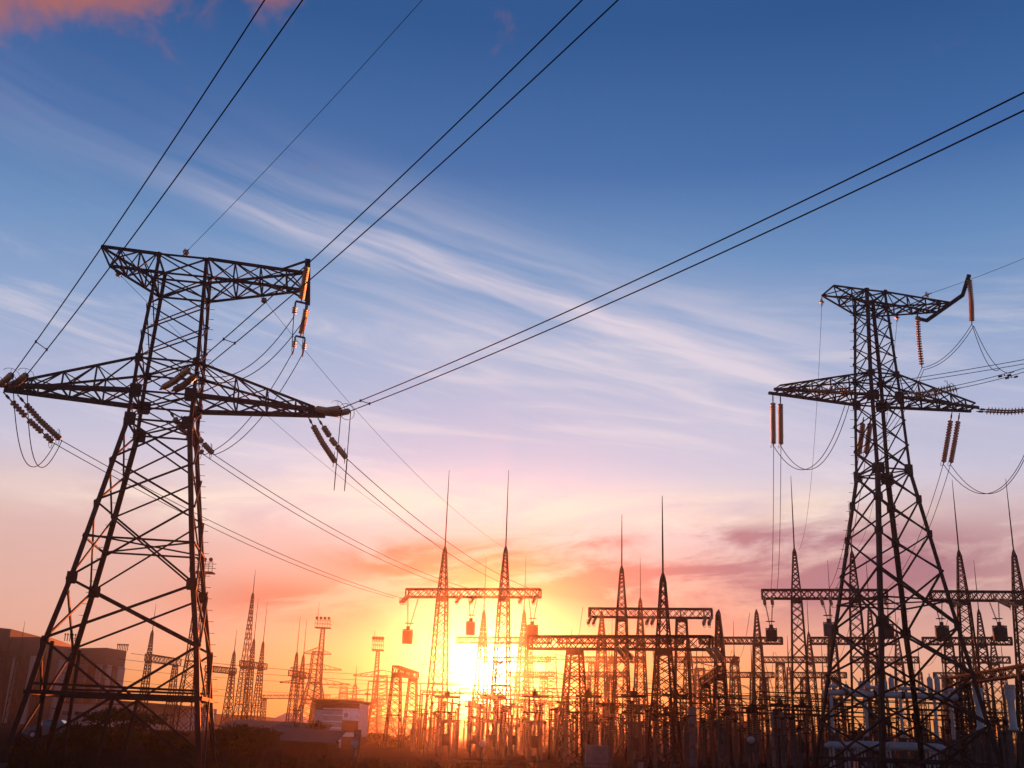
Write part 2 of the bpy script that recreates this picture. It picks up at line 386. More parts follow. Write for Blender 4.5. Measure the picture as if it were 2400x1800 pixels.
def arm(root, T, s, lower, upper, tipx, tipb, tipz, px, chord, name, tiplen=.45, ext=0.0, flat=0.0):
    """one lattice crossarm: lower=(a,b,z), upper=(a,b,z) at the body; runs out to an edge at x=tipx"""
    mb = MB(); la, lb, lz = lower; ua, ub, uz = upper
    def P(kind, x, sy):
        a, b, z = (lower if kind == 'l' else upper); t = (x-a)/(tipx-a)
        zt = tipz if kind == 'l' else tipz+flat
        return W(T, (s*x, sy*(b+(tipb-b)*t), z+(zt-z)*t))
    for sy in (-1, 1):
        end = tipx+ext
        mb.bar(P('l', la-.1, sy), P('l', end, sy), chord[0], chord[0]*.9); mb.bar(P('u', ua, sy), P('u', tipx, sy), chord[1])
        xs = [max(la, ua)]+list(px)
        for k, x in enumerate(px):
            mb.bar(P('l', x, sy), P('u', x, sy), .07)
        for k, (x0, x1) in enumerate(zip(xs, xs[1:])):
            mb.bar(P('u', x0, sy), P('l', x1, sy), .062) if k % 2 == 0 or flat > .2 else mb.bar(P('u', x0, sy), P('l', x1, sy), .062)
            if flat: mb.bar(P('l', x0, sy), P('u', x1, sy), .05)
    xs = [max(la, ua)]+list(px)+[tipx]
    for k, (x0, x1) in enumerate(zip(xs, xs[1:])):
        up = Vector((0, 0, -.04))
        mb.bar(P('l', x0, -1)+up, P('l', x1, 1)+up, .07); mb.bar(P('l', x0, 1)-up, P('l', x1, -1)-up, .06)
        mb.bar(P('u', x0, -1), P('u', x1, 1), .05); mb.bar(P('l', x1, -1), P('l', x1, 1), .075); mb.bar(P('u', x1, -1), P('u', x1, 1), .055)
    return mb.build(name, M['steel'], root)

LT = (-17.166, 51.708, .167)
LL = [(-.5, 4.12, 3.9), (0, 4.01, 3.8), (2.65, 3.59, 3.48), (4.87, 3.27, 3.28), (7.59, 2.75, 2.77), (9.52, 2.44, 2.54), (15.36, 1.54, 1.66), (16.82, 1.51, 1.52), (18.51, 1.49, 1.50), (22.82, 1.29, 1.27), (24.19, 1.24, 1.23)]
tl = big_tower('transmission_tower', LT, LL, -.38, [-.3, 4.87, 7.59, 11.2, 13.3, 15.36, 16.82, 18.51, 19.95, 21.4, 22.82, 24.19], .235,
     [9.52, 15.36, 16.82, 18.51, 22.82, 24.19], [(7.59, .44), (15.36, .52), (16.82, .55), (18.51, .34), (4.87, .2)],
     'tall dark lattice tower with braced square platform frame low between its legs')
bf = MB()
for (i, j) in ((0, 1), (1, 2), (2, 3), (3, 0)):
    p, q = corner(LT, LL, 2.65, *CORN[i]), corner(LT, LL, 2.65, *CORN[j]); d = (q-p).normalized()
    bf.bar(p+d*.1, q-d*.1, .18, .17)
    if i in (0, 2): bf.bar(p+d*.1+Vector((0, 0, .35)), q-d*.1+Vector((0, 0, .30)), .10, .10)
bf.build('base_frame', M['steel'], tl)
for (sy, fr) in ((-1, .5), (1, .5), (-1, .02), (1, .02)):
    st = MB(); p, q = corner(LT, LL, 2.6, -1, sy), corner(LT, LL, 2.6, 1, sy); c = p.lerp(q, fr)
    if fr < .1: c = corner(LT, LL, 4.8, -1, sy)+W(LT, (.35, -.3*sy, 0))-W(LT, (0, 0, 0))
    c2 = Vector((c.x+(-.35 if fr > .1 else 0), c.y, gz(c.x, c.y)-.1)); st.bar(c, c2, .13); st.build('hanger', M['steel'], tl)
for s in (-1, 1):
    arm(tl, LT, s, (1.51, 1.52, 16.82), (1.49, 1.50, 18.51), 7.25, .5, 16.86, (3.3, 4.85, 6.3, 6.95), (.24, .11), 'lower_crossarm', ext=.55, flat=.14)
arm(tl, LT, -1, (1.29, 1.27, 22.82), (1.24, 1.23, 24.19), 4.0, 1.23, 24.26, (2.1, 3.1), (.12, .14), 'upper_crossarm', flat=.02)
arm(tl, LT, 1, (1.29, 1.27, 22.82), (1.24, 1.23, 24.19), 6.15, 1.2, 23.95, (2.6, 3.9, 5.2), (.12, .14), 'upper_crossarm', flat=.02)
jb = MB(); jb.bar(W(LT, (6.28, -2.95, 23.9)), W(LT, (6.28, 2.95, 23.9)), .26, .22)
for sy in (-1, 1): jb.bar(W(LT, (5.0, sy*1.22, 24.05)), W(LT, (6.2, sy*2.7, 23.98)), .09)
jb.build('jumper_beam', M['steel'], tl)

RT = (21.697, 61.0, .168)
RL = [(-.5, 3.52, 4.0), (0, 3.45, 3.92), (5.41, 2.67, 3.08), (7.92, 2.29, 2.74), (9.3, 2.11, 2.47), (16.72, 1.07, 1.30), (21.13, .95, 1.08), (22.54, .91, 1.0), (26.9, .69, .84), (27.87, .66, .79)]
tr = big_tower('transmission_tower', RT, RL, -.2, [-.1, 2.9, 5.41, 7.92, 10.9, 13.0, 15.0, 16.72, 18.2, 19.7, 21.13, 22.54, 23.6, 24.7, 25.8, 26.9, 27.87], .235,
     [9.3, 16.72, 21.13, 22.54, 26.9, 27.87], [(16.72, .5), (15.0, .34), (13.0, .3), (7.92, .4), (21.13, .5), (22.54, .32), (26.9, .2), (27.87, .2)],
     'slim dark lattice tower whose top arm ends in an upswept bent pipe')
bf = MB()
for (i, j) in ((0, 1), (1, 2), (2, 3), (3, 0)):
    p, q = corner(RT, RL, .95, *CORN[i]), corner(RT, RL, .95, *CORN[j]); bf.bar(p, q, .15, .15)
bf.build('base_frame', M['steel'], tr)
for s in (-1, 1):
    arm(tr, RT, s, (.95, 1.08, 21.13), (.91, 1.0, 22.54), 6.3 if s < 0 else 6.1, .42, 21.15, (2.2, 3.3, 4.4, 5.4), (.17, .09), 'lower_crossarm', ext=.35 if s < 0 else .2, flat=.25)
arm(tr, RT, -1, (.69, .84, 26.9), (.66, .79, 27.87), 2.75, .79, 27.9, (1.6,), (.09, .09), 'upper_crossarm', flat=.02)
arm(tr, RT, 1, (.69, .84, 26.9), (.66, .79, 27.87), 4.95, .78, 27.6, (2.0, 3.2, 4.2), (.09, .09), 'upper_crossarm', flat=.02)
hp = MB(); hp.tube([W(RT, (4.35, 2.35, 27.75)), W(RT, (4.95, 2.05, 27.52)), W(RT, (5.0, -1.9, 27.68)), W(RT, (5.0, -2.75, 28.65))], .13, 8)
hp.build('bent_pipe', M['steel'], tr)

# ------------------------------------------------------------------ insulator strings
def unit_disc(mb, c, d, r, h):
    mb.tube([c, c+d*h*.30, c+d*h*.42, c+d*h*.60, c+d*h*.66, c+d*h], [r*.30, r*.34, r, r*.92, r*.30, r*.30], 9)
def string(label, pts, group, n=15, r=.165, ring=1, link=.5, name='insulator_string', m='glass', gap=()):
    """a chain of glass discs along the polyline pts, with end links and a grading ring"""
    pts = [Vector(p) for p in pts]; root = thing(name, pts[0], label, 'insulator', group)
    def at(t):
        k = min(int(t*(len(pts)-1)), len(pts)-2); f = t*(len(pts)-1)-k; return pts[k].lerp(pts[k+1], f), (pts[k+1]-pts[k]).normalized()
    L = sum((b-a).length for a, b in zip(pts, pts[1:])); t0, t1 = link/L, 1-.18/L
    mb = MB(); step = (t1-t0)/n
    for i in range(n):
        if i in gap: continue
        c, d = at(t0+step*i); unit_disc(mb, c, d, r, step*L)
    mb.build('disc_stack', M[m], root, True)
    ln = MB(); ln.tube([at(t/14)[0] for t in range(15)], .032, 5)
    c0, d0 = at(t0*.5); ln.bar(c0-d0*.12, c0+d0*.12, .07, .11)
    ln.build('link_rod', M['fit'], root)
    if ring:
        rm = MB(); c, d = at(t1-.10/L*2); sd = d.cross(Vector((0, 0, 1))).normalized()
        for k in range(ring):
            cc = c+sd*(0 if ring == 1 else (.3 if k else -.3))
            rm.ring(cc, d+Vector((.5, -.8, .3)) if k == 0 else d+Vector((-.3, -.9, .2)), .42, .014, 20, .3, 5.6)
            rm.bar(cc, c, .014); rm.bar(c+sd*.0, c+Vector((0, 0, .40)), .012)
        rm.build('grading_ring', M['fit'], root)
    return pts[-1]
def wire(name, label, pts, r, group=None, cat='cable', m='wire'):
    mb = MB(); mb.tube(pts, r, 5); return tag(mb.build(name, M[m]), label, cat, group)
def spacer(parent_pts, a, b):
    pass
SG = 'glass insulator strings on the big towers'
WG = 'twin conductors of the high voltage lines'
def incoming(T, az, start, ends, fars, lab, r=.026, slack=.12, ext=1.25, sag=.5, spc=()):
    """tension strings from the arm towards the unseen neighbour tower, and their bundle of wires"""
    out = []; far = []
    for k, (S, e, f) in enumerate(zip(start, ends, fars)):
        E = onp(S, az, *e); Fp = onp(S, az, *f); mid = (Vector(S)+E)/2-Vector((0, 0, slack))
        string(lab[0] % ('upper', 'lower')[k], [S, mid, E], SG); out.append(E)
        Fx = E+(Fp-E)*ext+Vector((0, 0, sag*4*(1-1/ext))); far.append((E, Fx))
        wr = wire('power_line', lab[1] % ('upper', 'lower')[k], catenary(E, Fx, sag, 24), r, WG)
    for t in spc:
        mb = MB(); a = catenary(far[0][0], far[0][1], sag, 100)[int(t*100)]; b = min(catenary(far[1][0], far[1][1], sag, 100), key=lambda p: (p-a).length)
        mb.bar(a, b, .03); mb.bar(a-Vector((0, 0, .06)), a+Vector((0, 0, .06)), .07); mb.bar(b-Vector((0, 0, .06)), b+Vector((0, 0, .06)), .07)
        tag(mb.build('wire_spacer', M['fit']), lab[2], 'spacer', 'bundle spacers on the lines')
    return out
AZL = 140
inR = incoming(LT, AZL, [W(LT, (7.15, -.5, 16.95)), W(LT, (7.6, -.45, 16.78))], [(800, 957), (822, 963)], [(2400, 217), (2400, 259)],
   ['%s glass string pulled sideways off the right end of the left tower crossarm', '%s thick wire from the left tower right arm crossing over the slim tower', 'small spacer on the twin wires right of the left tower crossarm'], spc=(.04,))
S1, S2 = loc(LT, 374, 913, ly=-1.62), loc(LT, 401, 917, ly=-1.62)
inM = incoming(LT, AZL, [S1, S2], [(446, 862), (460, 878)], [(1364, 0), (1448, 0)],
   ['%s glass string slanting in front of the left tower body', '%s thick wire rising from the left tower body past its top beam', 'small spacer on the twin wires behind the left tower right leg'], spc=(.10,))
inL = incoming(LT, AZL, [W(LT, (-7.95, -.55, 16.75)), W(LT, (-7.35, -.6, 16.8))], [(30, 876), (64, 877)], [(620, 0), (709, 0)],
   ['%s glass string at the tip of the left tower left arm', '%s thick wire climbing steeply from the left tower left arm', 'small spacer on the twin wires above the left arm tip'], spc=(.10,))

GZ = 14.0                                                            # beam top of the nearer gantry row
def gant_end(px, py): return atZ(px, py, GZ-.3)
def outgoing(T, starts, ends, gp, lab, linkl, rings=1, sag=.9, r=.022, gap=((), ())):
    out = []
    for k, (S, e) in enumerate(zip(starts, ends)):
        G = gant_end(*gp[k]); az = math.degrees(math.atan2(G.x-S.x, G.y-S.y))
        E = onp(S, az, *e); E = Vector(S)+(E-Vector(S)) if 1.2 < (E-Vector(S)).length < 7 else Vector(S)+(G-Vector(S)).normalized()*3.2
        mid = (Vector(S)+E)/2-Vector((0, 0, .10)); string(lab[0] % ('left', 'right')[k], [S, mid, E], SG, link=linkl, ring=rings, gap=gap[k]); out.append(E)
        wire('power_line', lab[1] % ('left', 'right')[k], catenary(E, G, sag, 24), r, WG)
    return out
ouL = outgoing(LT, [W(LT, (-7.75, .2, 16.68)), W(LT, (-7.2, .62, 16.72))], [(128, 1040), (145, 1033)], [(925, 1402), (955, 1405)],
   ['%s of two beaded glass strings hanging under the left tower left arm', '%s wire sagging from the left tower left arm to the gantry by the sun'], .75, gap=((5, 11, 16), (17,)))
S1, S2 = loc(LT, 398, 965, ly=1.55), loc(LT, 425, 975, ly=1.7)
ouM = outgoing(LT, [S1, S2], [(478, 1066), (502, 1066)], [(1090, 1385), (1120, 1385)],
   ['%s beaded glass string behind the left tower right legs', '%s wire sagging from the left tower body to the gantry by the sun'], .5, gap=((6, 13), (9,)))
ouR = outgoing(LT, [W(LT, (6.95, .2, 16.68)), W(LT, (7.45, .55, 16.72))], [(788, 1086), (814, 1076)], [(1225, 1385), (1258, 1385)],
   ['%s orange-lit glass string hanging below the right end of the left tower crossarm', '%s wire sagging from the left tower right arm across the spires'], .75, gap=((), (4, 8)))
def jumper(p, q, pyb, label, r=.022, dx=0):
    p, q = Vector(p), Vector(q); m = (p+q)/2; zb = zfor(m.x, m.y, pyb); sag = max(.3, m.z-zb)
    return wire('jumper_cable', label, catenary(p, q, sag, 26), r, 'jumper cables looping under the crossarms')
for k, (a, b) in enumerate(zip(inL, ouL)): jumper(a, b, 1083+k*3, '%s of the two wire loops below the left tower left arm' % ('left', 'right')[k])
for k, (a, b) in enumerate(zip(inR, ouR)): jumper(a, b, 1142+k*4, '%s of the two narrow wire loops below the left tower right arm' % ('left', 'right')[k])
# jumper support strings on the left tower's upper beam
jA = string('upper glass string hanging off the front of the jumper beam', [W(LT, (6.28, -2.9, 23.75)), W(LT, (6.16, -2.9, 21.65))], SG, n=18, ring=0, link=.15)
jB = string('lower glass string hanging off the back of the jumper beam', [W(LT, (6.28, 2.9, 23.75)), W(LT, (6.06, 2.9, 21.9))], SG, n=18, ring=0, link=.25)
jl = []
for nm, J in (('front', jA), ('back', jB)):
    yk = MB(); dv = W(LT, (.26, .1, 0))-W(LT, (0, 0, 0)); yk.bar(J-dv, J+dv, .07, .09); 
    tag(yk.build('yoke_plate', M['fit']), 'small yoke plate under the %s jumper beam string' % nm, 'fitting')
    for k, sg in enumerate((-1, 1)):
        jl.append(string('short %s string under the %s yoke plate' % (('left', 'right')[k], nm), [J+dv*sg-Vector((0, 0, .05)), J+dv*sg-Vector((.02, .0, .85))], SG, n=4, ring=0, link=.25, r=.13))
for k in (0, 1):
    wire('jumper_cable', '%s jumper wire sweeping from the left tower body up to the beam strings' % ('upper', 'lower')[k], catenary(inM[k], jl[k], 1.5, 22), .022, 'jumper cables looping under the crossarms')
    wire('jumper_cable', '%s short jumper wire linking the two jumper beam strings' % ('left', 'right')[k], catenary(jl[k], jl[2+k], .9, 12), .022, 'jumper cables looping under the crossarms')
    wire('jumper_cable', '%s jumper wire falling from the beam strings to behind the left tower legs' % ('left', 'right')[k], catenary(jl[2+k], ouM[k], 1.1, 22), .022, 'jumper cables looping under the crossarms')
# shield wires, each on a small glass ball insulator
def ball(label, p, q):
    root = thing('shield_wire_insulator', p, label, 'insulator', 'shield wire insulators'); mb = MB(); d = (Vector(q)-Vector(p)).normalized()
    unit_disc(mb, Vector(p)+d*.15, d, .17, .3); mb.build('disc', M['glass'], root, True)
    l = MB(); l.tube([p, Vector(p)+d*.6], .03, 5); l.ring(Vector(p)+d*.3, Vector((1, 0, .3)), .2, .012, 14); l.build('link_rod', M['fit'], root)
    return Vector(p)+d*.6
P = W(LT, (0.0, -1.24, 24.25)); Q = onp(P, AZL, 981, 0)
wire('shield_wire', 'thin wire running up to the sky from the left tower top beam', catenary(ball('glass ball insulator on the top beam of the left tower', P, Q), P+(Q-P)*1.25, .3, 16), .013, 'thin shield wires')
for p, mid, e, l1, l2 in ((W(LT, (-3.7, 1.2, 24.0)), (850, 1193), (1040, 1283), 'glass ball insulator under the left tower upper left arm', 'thin wire from the left tower upper left arm down to the left spire'),
                          (W(LT, (3.9, 1.2, 23.3)), (896, 1050), (1182, 1284), 'glass ball insulator under the left tower upper right arm', 'thin wire from the left tower upper right arm down to the spires')):
    e3 = atY(e[0], e[1], 100.0); wire('shield_wire', l2, catenary(ball(l1, p, e3), e3, 1.2, 24), .012, 'thin shield wires')

# slim tower
AZR = 114
S1 = W(RT, (.9, -1.12, 21.3)); S2 = W(RT, (1.15, -1.12, 21.1))
rM = incoming(RT, AZR, [S1, S2], [(2238, 904), (2252, 909)], [(2400, 863), (2400, 872)],
   ['%s grey glass string running right from the slim tower body', '%s wire leaving the slim tower body to the right edge', 'small clamp on the twin wires right of the slim tower'], r=.02, ext=1.4, sag=.1)
rL = incoming(RT, AZR, [W(RT, (-5.2, -.62, 21.2)), W(RT, (-4.7, -.68, 21.1))], [(1992, 909), (2000, 915)], [(2400, 843), (2400, 853)],
   ['%s of two gold-lit glass strings lying along the slim tower left arm', '%s wire passing behind the slim tower to the right edge', 'small clamp on the twin wires behind the slim tower'], r=.02, ext=1.4, sag=.1)
S1 = W(RT, (6.32, -.3, 21.08))
rR = incoming(RT, AZR, [S1, S1+Vector((.06, .4, -.02))], [(2440, 957), (2440, 962)], [(2600, 925), (2600, 932)],
   ['%s glass string pulled flat off the right tip of the slim tower crossarm', '%s wire beyond the right tip of the slim tower crossarm', 'small clamp off the slim tower right tip'], r=.02, ext=1.2, sag=.1)
def down(starts, ends, gp, lab):
    out = []
    for k, (S, e) in enumerate(zip(starts, ends)):
        G = gant_end(*gp[k]); az = math.degrees(math.atan2(G.x-S.x, G.y-S.y)); 
        d = (G-S).normalized(); E = S+d*3.3-Vector((0, 0, 1.0))
        E.z = zfor(E.x, E.y, e[1]) if abs(zfor(E.x, E.y, e[1])-E.z) < 1.6 else E.z
        string(lab[0] % ('left', 'right')[k], [S, (S+E)/2-Vector((0, 0, .05)), E], SG, ring=1, link=.6, n=16); out.append(E)
        wire('power_line', lab[1] % ('left', 'right')[k], catenary(E, G, 1.6, 24), .02, WG)
    return out
oL = down([W(RT, (-6.42, .35, 21.05)), W(RT, (-5.92, .42, 21.05))], [(1828, 1045), (1846, 1046)], [(1806, 1388), (1820, 1388)],
   ['%s brown string hanging from the slim tower left arm tip', '%s wire dropping from the slim tower left arm to the gantry'])
oM = down([loc(RT, 2024, 978, ly=.95), loc(RT, 2041, 978, ly=.95)], [(2024, 1066), (2041, 1066)], [(1935, 1390), (1950, 1390)],
   ['%s brown string hanging inside the slim tower body', '%s wire dropping from the slim tower body to the gantry'])
oR = down([W(RT, (5.1, .5, 21.0)), W(RT, (5.6, .5, 21.0))], [(2224, 1088), (2242, 1089)], [(2060, 1390), (2072, 1390)],
   ['%s brown string hanging from the slim tower right arm', '%s wire dropping from the slim tower right arm to the gantry'])
for k in (0, 1):
    jumper(oL[k], rL[k], 1092, '%s wire loop under the slim tower left arm' % ('upper', 'lower')[k])
    jumper(oR[k], rR[k], 1150, '%s wire loop under the slim tower right arm tip' % ('upper', 'lower')[k])
hA = string('long glass string hanging from the upswept pipe end', [W(RT, (5.0, -2.72, 28.45)), W(RT, (4.98, -2.72, 26.9)), W(RT, (4.86, -2.72, 25.5))], SG, n=20, ring=0, link=.12)
p0 = loc(RT, 2150, 737, ly=2.1); p1 = loc(RT, 2161, 862, ly=2.1)
hB = string('glass string hanging from the low end of the bent pipe', [p0, p0.lerp(p1, .5)+Vector((-.04, 0, 0)), p1], SG, n=20, ring=0, link=.1)
for k in (0, 1):
    o_ = Vector((.1*k, 0, -.12*k))
    wire('jumper_cable', '%s wire looping between the two pipe strings' % ('upper', 'lower')[k], catenary(hB+o_, hA+o_, .55, 16), .02, 'jumper cables looping under the crossarms')
    wire('jumper_cable', '%s wire hanging from the pipe string to the right wires' % ('left', 'right')[k], catenary(hA+o_, rM[k]+Vector((2.2+.5*k, -1.0, .75)), 1.0, 16), .02, 'jumper cables looping under the crossarms')
    wire('jumper_cable', '%s wire falling from the low pipe string through the slim tower' % ('left', 'right')[k], catenary(hB+o_, oM[k], .8, 16), .02, 'jumper cables looping under the crossarms')
P = W(RT, (3.0, -.8, 27.8)); Q = onp(P, AZR, 2400, 603)
wire('shield_wire', 'thin wire from the slim tower top arm to the right edge', catenary(ball('glass ball insulator on the slim tower top arm', P, Q), P+(Q-P)*1.3, .1, 14), .013, 'thin shield wires')
for p, e, l1, l2 in ((W(RT, (-2.75, .8, 27.8)), (1872, 1290), 'glass ball insulator at the left tip of the slim tower top arm', 'thin wire falling from the slim tower top left tip'),
                     (W(RT, (2.2, .8, 27.3)), (2002, 1292), 'glass ball insulator under the slim tower top arm', 'thin wire falling behind the slim tower body')):
    e3 = atY(e[0], e[1], 94); q = Vector((p.x, p.y+.5, p.z-2)); b_ = ball(l1, p, q); wire('shield_wire', l2, catenary(b_, e3, 3.0, 24), .012, 'thin shield wires')
dm = MB()
for k, px in enumerate((2354, 2370)):
    p = onp(rM[k], AZR, px, 876+k*4)
    tag_ = MB(); tag_.bar(p-Vector((.32, -.12, .16)), p-Vector((.12, -.05, .12)), .09); tag_.bar(p+Vector((.12, -.05, -.12)), p+Vector((.32, -.12, -.08)), .09); tag_.bar(p-Vector((.3, 0, .14)), p+Vector((.3, 0, -.1)), .02); tag_.bar(p, p-Vector((0, 0, .13)), .04)
    tag(tag_.build('vibration_damper', M['fit']), '%s dumbbell damper on the twin wires at the right edge' % ('left', 'right')[k], 'damper')

# ------------------------------------------------------------------ lattice columns and gantries
def lattice(mb, c0, c1, w0, w1, n, lw, bw, yaw=0.0, d0=None, d1=None):
    c0, c1 = Vector(c0), Vector(c1); cy, sy = math.cos(yaw), math.sin(yaw); d0 = d0 or w0; d1 = d1 or w1
    def P(t, a, b):
        c = c0.lerp(c1, t); x, y = a*(w0+(w1-w0)*t)/2, b*(d0+(d1-d0)*t)/2; return c+Vector((x*cy-y*sy, x*sy+y*cy, 0))
    for a, b in CORN: mb.bar(P(0, a, b), P(1, a, b), lw)
    ts = [0.0]; r = .86 if w1 < w0*.75 else 1.0
    hs = [r**i for i in range(n)]; S = sum(hs)
    for h_ in hs: ts.append(ts[-1]+h_/S)
    for i in range(n):
        for k in range(4):
            (a, b), (c, d) = CORN[k], CORN[(k+1) % 4]
            mb.bar(P(ts[i], a, b), P(ts[i+1], c, d), bw, cap=False); mb.bar(P(ts[i], c, d), P(ts[i+1], a, b), bw, cap=False)
    for k in range(4): mb.bar(P(1, *CORN[k]), P(1, *CORN[(k+1) % 4]), lw)
def truss(mb, p, q, dep, hgt, n, lw, bw):
    p, q = Vector(p), Vector(q); d = (q-p).normalized(); s = Vector((-d.y, d.x, 0)).normalized()*dep/2; up = Vector((0, 0, -hgt))
    def P(t, a, b): return p.lerp(q, t)+s*a+(up if b else Vector((0, 0, 0)))
    for a in (-1, 1):
        for b in (0, 1): mb.bar(P(0, a, b), P(1, a, b), lw)
        for i in range(n):
            mb.bar(P(i/n, a, 0), P((i+1)/n, a, 1), bw, cap=False); mb.bar(P(i/n, a, 1), P((i+1)/n, a, 0), bw, cap=False)
            if i % 3 == 0: mb.bar(P(i/n, a, 0), P(i/n, a, 1), bw, cap=False)
        mb.bar(P(0, a, 0), P(0, a, 1), lw); mb.bar(P(1, a, 0), P(1, a, 1), lw)
    for i in range(n):
        for b in (0, 1): mb.bar(P(i/n, -1, b), P((i+1)/n, 1, b), bw, cap=False)
    for t in (0, 1):
        for b in (0, 1): mb.bar(P(t, -1, b), P(t, 1, b), lw)
def gantry(label, z, e0, e1, hgt, cols, dep=.75, lw=.13, bw=.055, wb=1.9, wm=.8, n=11, nb=16, group='lattice gantries of the substation', name='gantry', hgt2=None):
    P, Q = atZ(e0[0], e0[1], z), atZ(e1[0], e1[1], z); yaw = math.atan2(Q.y-P.y, Q.x-P.x)
    c = (P+Q)/2; root = thing(name, (c.x, c.y, 0), label, 'gantry', group)
    mb = MB(); truss(mb, P, Q, dep, hgt, nb, lw, bw); mb.build('beam', M['gsteel'], root)
    pts = []
    for cc in cols:
        px, sp, rod = cc[:3]; lo, hi = -0.3, 1.3
        for _ in range(40):
            m_ = (lo+hi)/2
            if prj(P.lerp(Q, m_))[0] < px: lo = m_
            else: hi = m_
        b = P.lerp(Q, lo); wbb = cc[3] if len(cc) > 3 else wb; wmm = cc[4] if len(cc) > 4 else wm
        cb = MB(); zb = gz(b.x, b.y)-.1; kz = z*.40
        wk = wmm+(wbb-wmm)*.50
        lattice(cb, (b.x, b.y, zb), (b.x, b.y, kz), wbb, wk, max(3, n//3), lw, bw, yaw); lattice(cb, (b.x, b.y, kz), (b.x, b.y, z-hgt-.02), wk, wmm, n-n//3, lw, bw, yaw)
        cb.box((b.x, b.y, z-hgt-.34), wmm*1.12, wmm*1.12, .3, yaw); cb.build('column', M['gsteel'], root)
        if sp:
            zs = zfor(b.x, b.y, sp); sb = MB(); lattice(sb, (b.x, b.y, z-hgt), (b.x, b.y, zs-.5), wmm, .26, max(5, n-2), lw*.8, bw, yaw)
            sb.tube([(b.x, b.y, zs-.52), (b.x, b.y, zs-.35), (b.x, b.y, zs)], [.19, .19, .07], 6); sp_o = sb.build('spire', M['gsteel'], root)
            if rod:
                zr = zfor(b.x, b.y, rod); rb = MB(); rb.tube([(b.x, b.y, zs-.05), (b.x, b.y, zs+(zr-zs)*.3), (b.x, b.y, zs+(zr-zs)*.75), (b.x, b.y, zr)], [.06, .055, .035, .02], 6); rb.build('lightning_rod', M['gsteel'], root)
        pts.append(b)
    root['p'] = [P.x, P.y, P.z]; root['q'] = [Q.x, Q.y, Q.z]
    return root, P, Q
G1 = gantry('tall gantry with two rod-tipped spires standing over the sun', GZ, (955, 1381), (1266, 1381), .72, [(1038, 1280, 1102), (1182, 1280, 1102)])
G4 = gantry('tall twin-spire gantry partly behind the slim tower left legs', GZ, (1786, 1383), (2078, 1383), .72, [(1866, 1285, 1115), (2002, 1290, 1180)])
G5 = gantry('tall twin-spire gantry at the right edge behind the slim tower', GZ, (2180, 1386), (2440, 1388), .72, [(2256, 1288, 1125), (2386, 1288, 1122)])
G2 = gantry('gantry with one rod-tipped spire behind the nearest low gantry', 12.0, (1382, 1426), (1668, 1428), .72, [(1457, 1326, 1206, 1.7), (1597, None, None, 1.7)])
G3 = gantry('nearest low gantry with splayed legs and thick beam right of the sun', 7.4, (1243, 1492), (1666, 1492), .74, [(1348, None, None, 1.75, .75), (1555, 1343, 1162, 1.75, .75)], dep=.8, lw=.12, bw=.05, n=8, nb=15)
far = dict(dep=.8, lw=.19, bw=.08, wb=2.1, wm=.9, n=10, nb=18)
rowB = [(1074, 1290, [(1132, 1428, 1306), (1227, 1428, 1306)]), (1310, 1600, [(1410, 1432, None), (1501, 1400, 1306)]), (1640, 1832, [(1686, 1428, None), (1775, 1428, None)]),
        (1900, 2098, [(1950, 1480, 1312), (2042, 1420, 1312)]), (2162, 2370, [(2222, 1470, None), (2300, 1427, 1313)])]
for i, (a, b, cs) in enumerate(rowB):
    gantry('%s from the left of five thin gantries in the middle row' % ORD[i], GZ, (a, 1494+ (a-1200)*.001), (b, 1494+(b-1200)*.001), .75, cs, group='thin gantries of the middle row', **far)
rowC = [(1134, 1288, [(1168, None, None), (1240, 1480, 1420)]), (1346, 1508, [(1390, None, None), (1434, 1533, 1450)]), (1570, 1730, [(1613, 1488, None), (1721, 1533, 1455)]),
        (1786, 1938, [(1828, None, None), (1898, 1480, 1400)]), (1994, 2152, [(2060, None, None), (2106, 1480, 1390)]), (2208, 2366, [(2250, None, None), (2330, 1490, None)])]
for i, (a, b, cs) in enumerate(rowC):
    gantry('%s from the left of six thin gantries in the farther row' % ORD[i], GZ, (a, 1540), (b, 1540), .8, cs, group='thin gantries of the farther row', dep=.9, lw=.17, bw=.075, wb=2.2, wm=1.0, n=9, nb=14)
rowD = [(1190, 1296, [(1210, None, None), (1275, None, None)]), (1342, 1468, [(1375, None, None), (1430, None, None)]), (1698, 1812, [(1725, None, None), (1790, None, None)]),
        (1856, 1982, [(1885, None, None), (1960, None, None)]), (2189, 2330, [(2220, None, None), (2300, None, None)])]
for i, (a, b, cs) in enumerate(rowD):
    gantry('%s from the left of five tiny gantries in the farthest row' % ORD[i], GZ, (a, 1575+(a-1200)*.002), (b, 1575+(b-1200)*.002), .9, cs, group='tiny gantries of the farthest row', dep=1., lw=.2, bw=.09, wb=2.4, wm=1.1, n=8, nb=12)
# receding portals left of the sun and right of centre
nearp = dict(dep=.6, lw=.12, bw=.05, wb=1.45, wm=.7, n=10, nb=10)
gantry('short orange portal frame left of the sun seen end on', 7.0, (928, 1561), (974, 1576), .62, [(931, None, None), (969, None, None)], **nearp)
gantry('short dark portal frame seen end on right of the low gantry', 7.0, (1649, 1590), (1690, 1562), .62, [(1653, None, None), (1685, 1432, None)], **nearp)
gantry('long slanting gantry beam at the right edge near the pale columns', 6.6, (2232, 1588), (2440, 1553), .55, [(2255, None, None), (2398, None, None)], **nearp)
lp = dict(dep=.7, lw=.12, bw=.05, wb=1.35, wm=.62, n=11, nb=10)
gantry('left portal with one spire beside the brown power plant', 11.0, (346, 1533), (420, 1545), 1.0, [(350, 1476, 1415), (413, None, None)], **lp)
gantry('portal with one spire just right of the left tower legs', 9.5, (486, 1560), (550, 1567), .8, [(491, None, None), (545, 1524, 1475)], **lp)
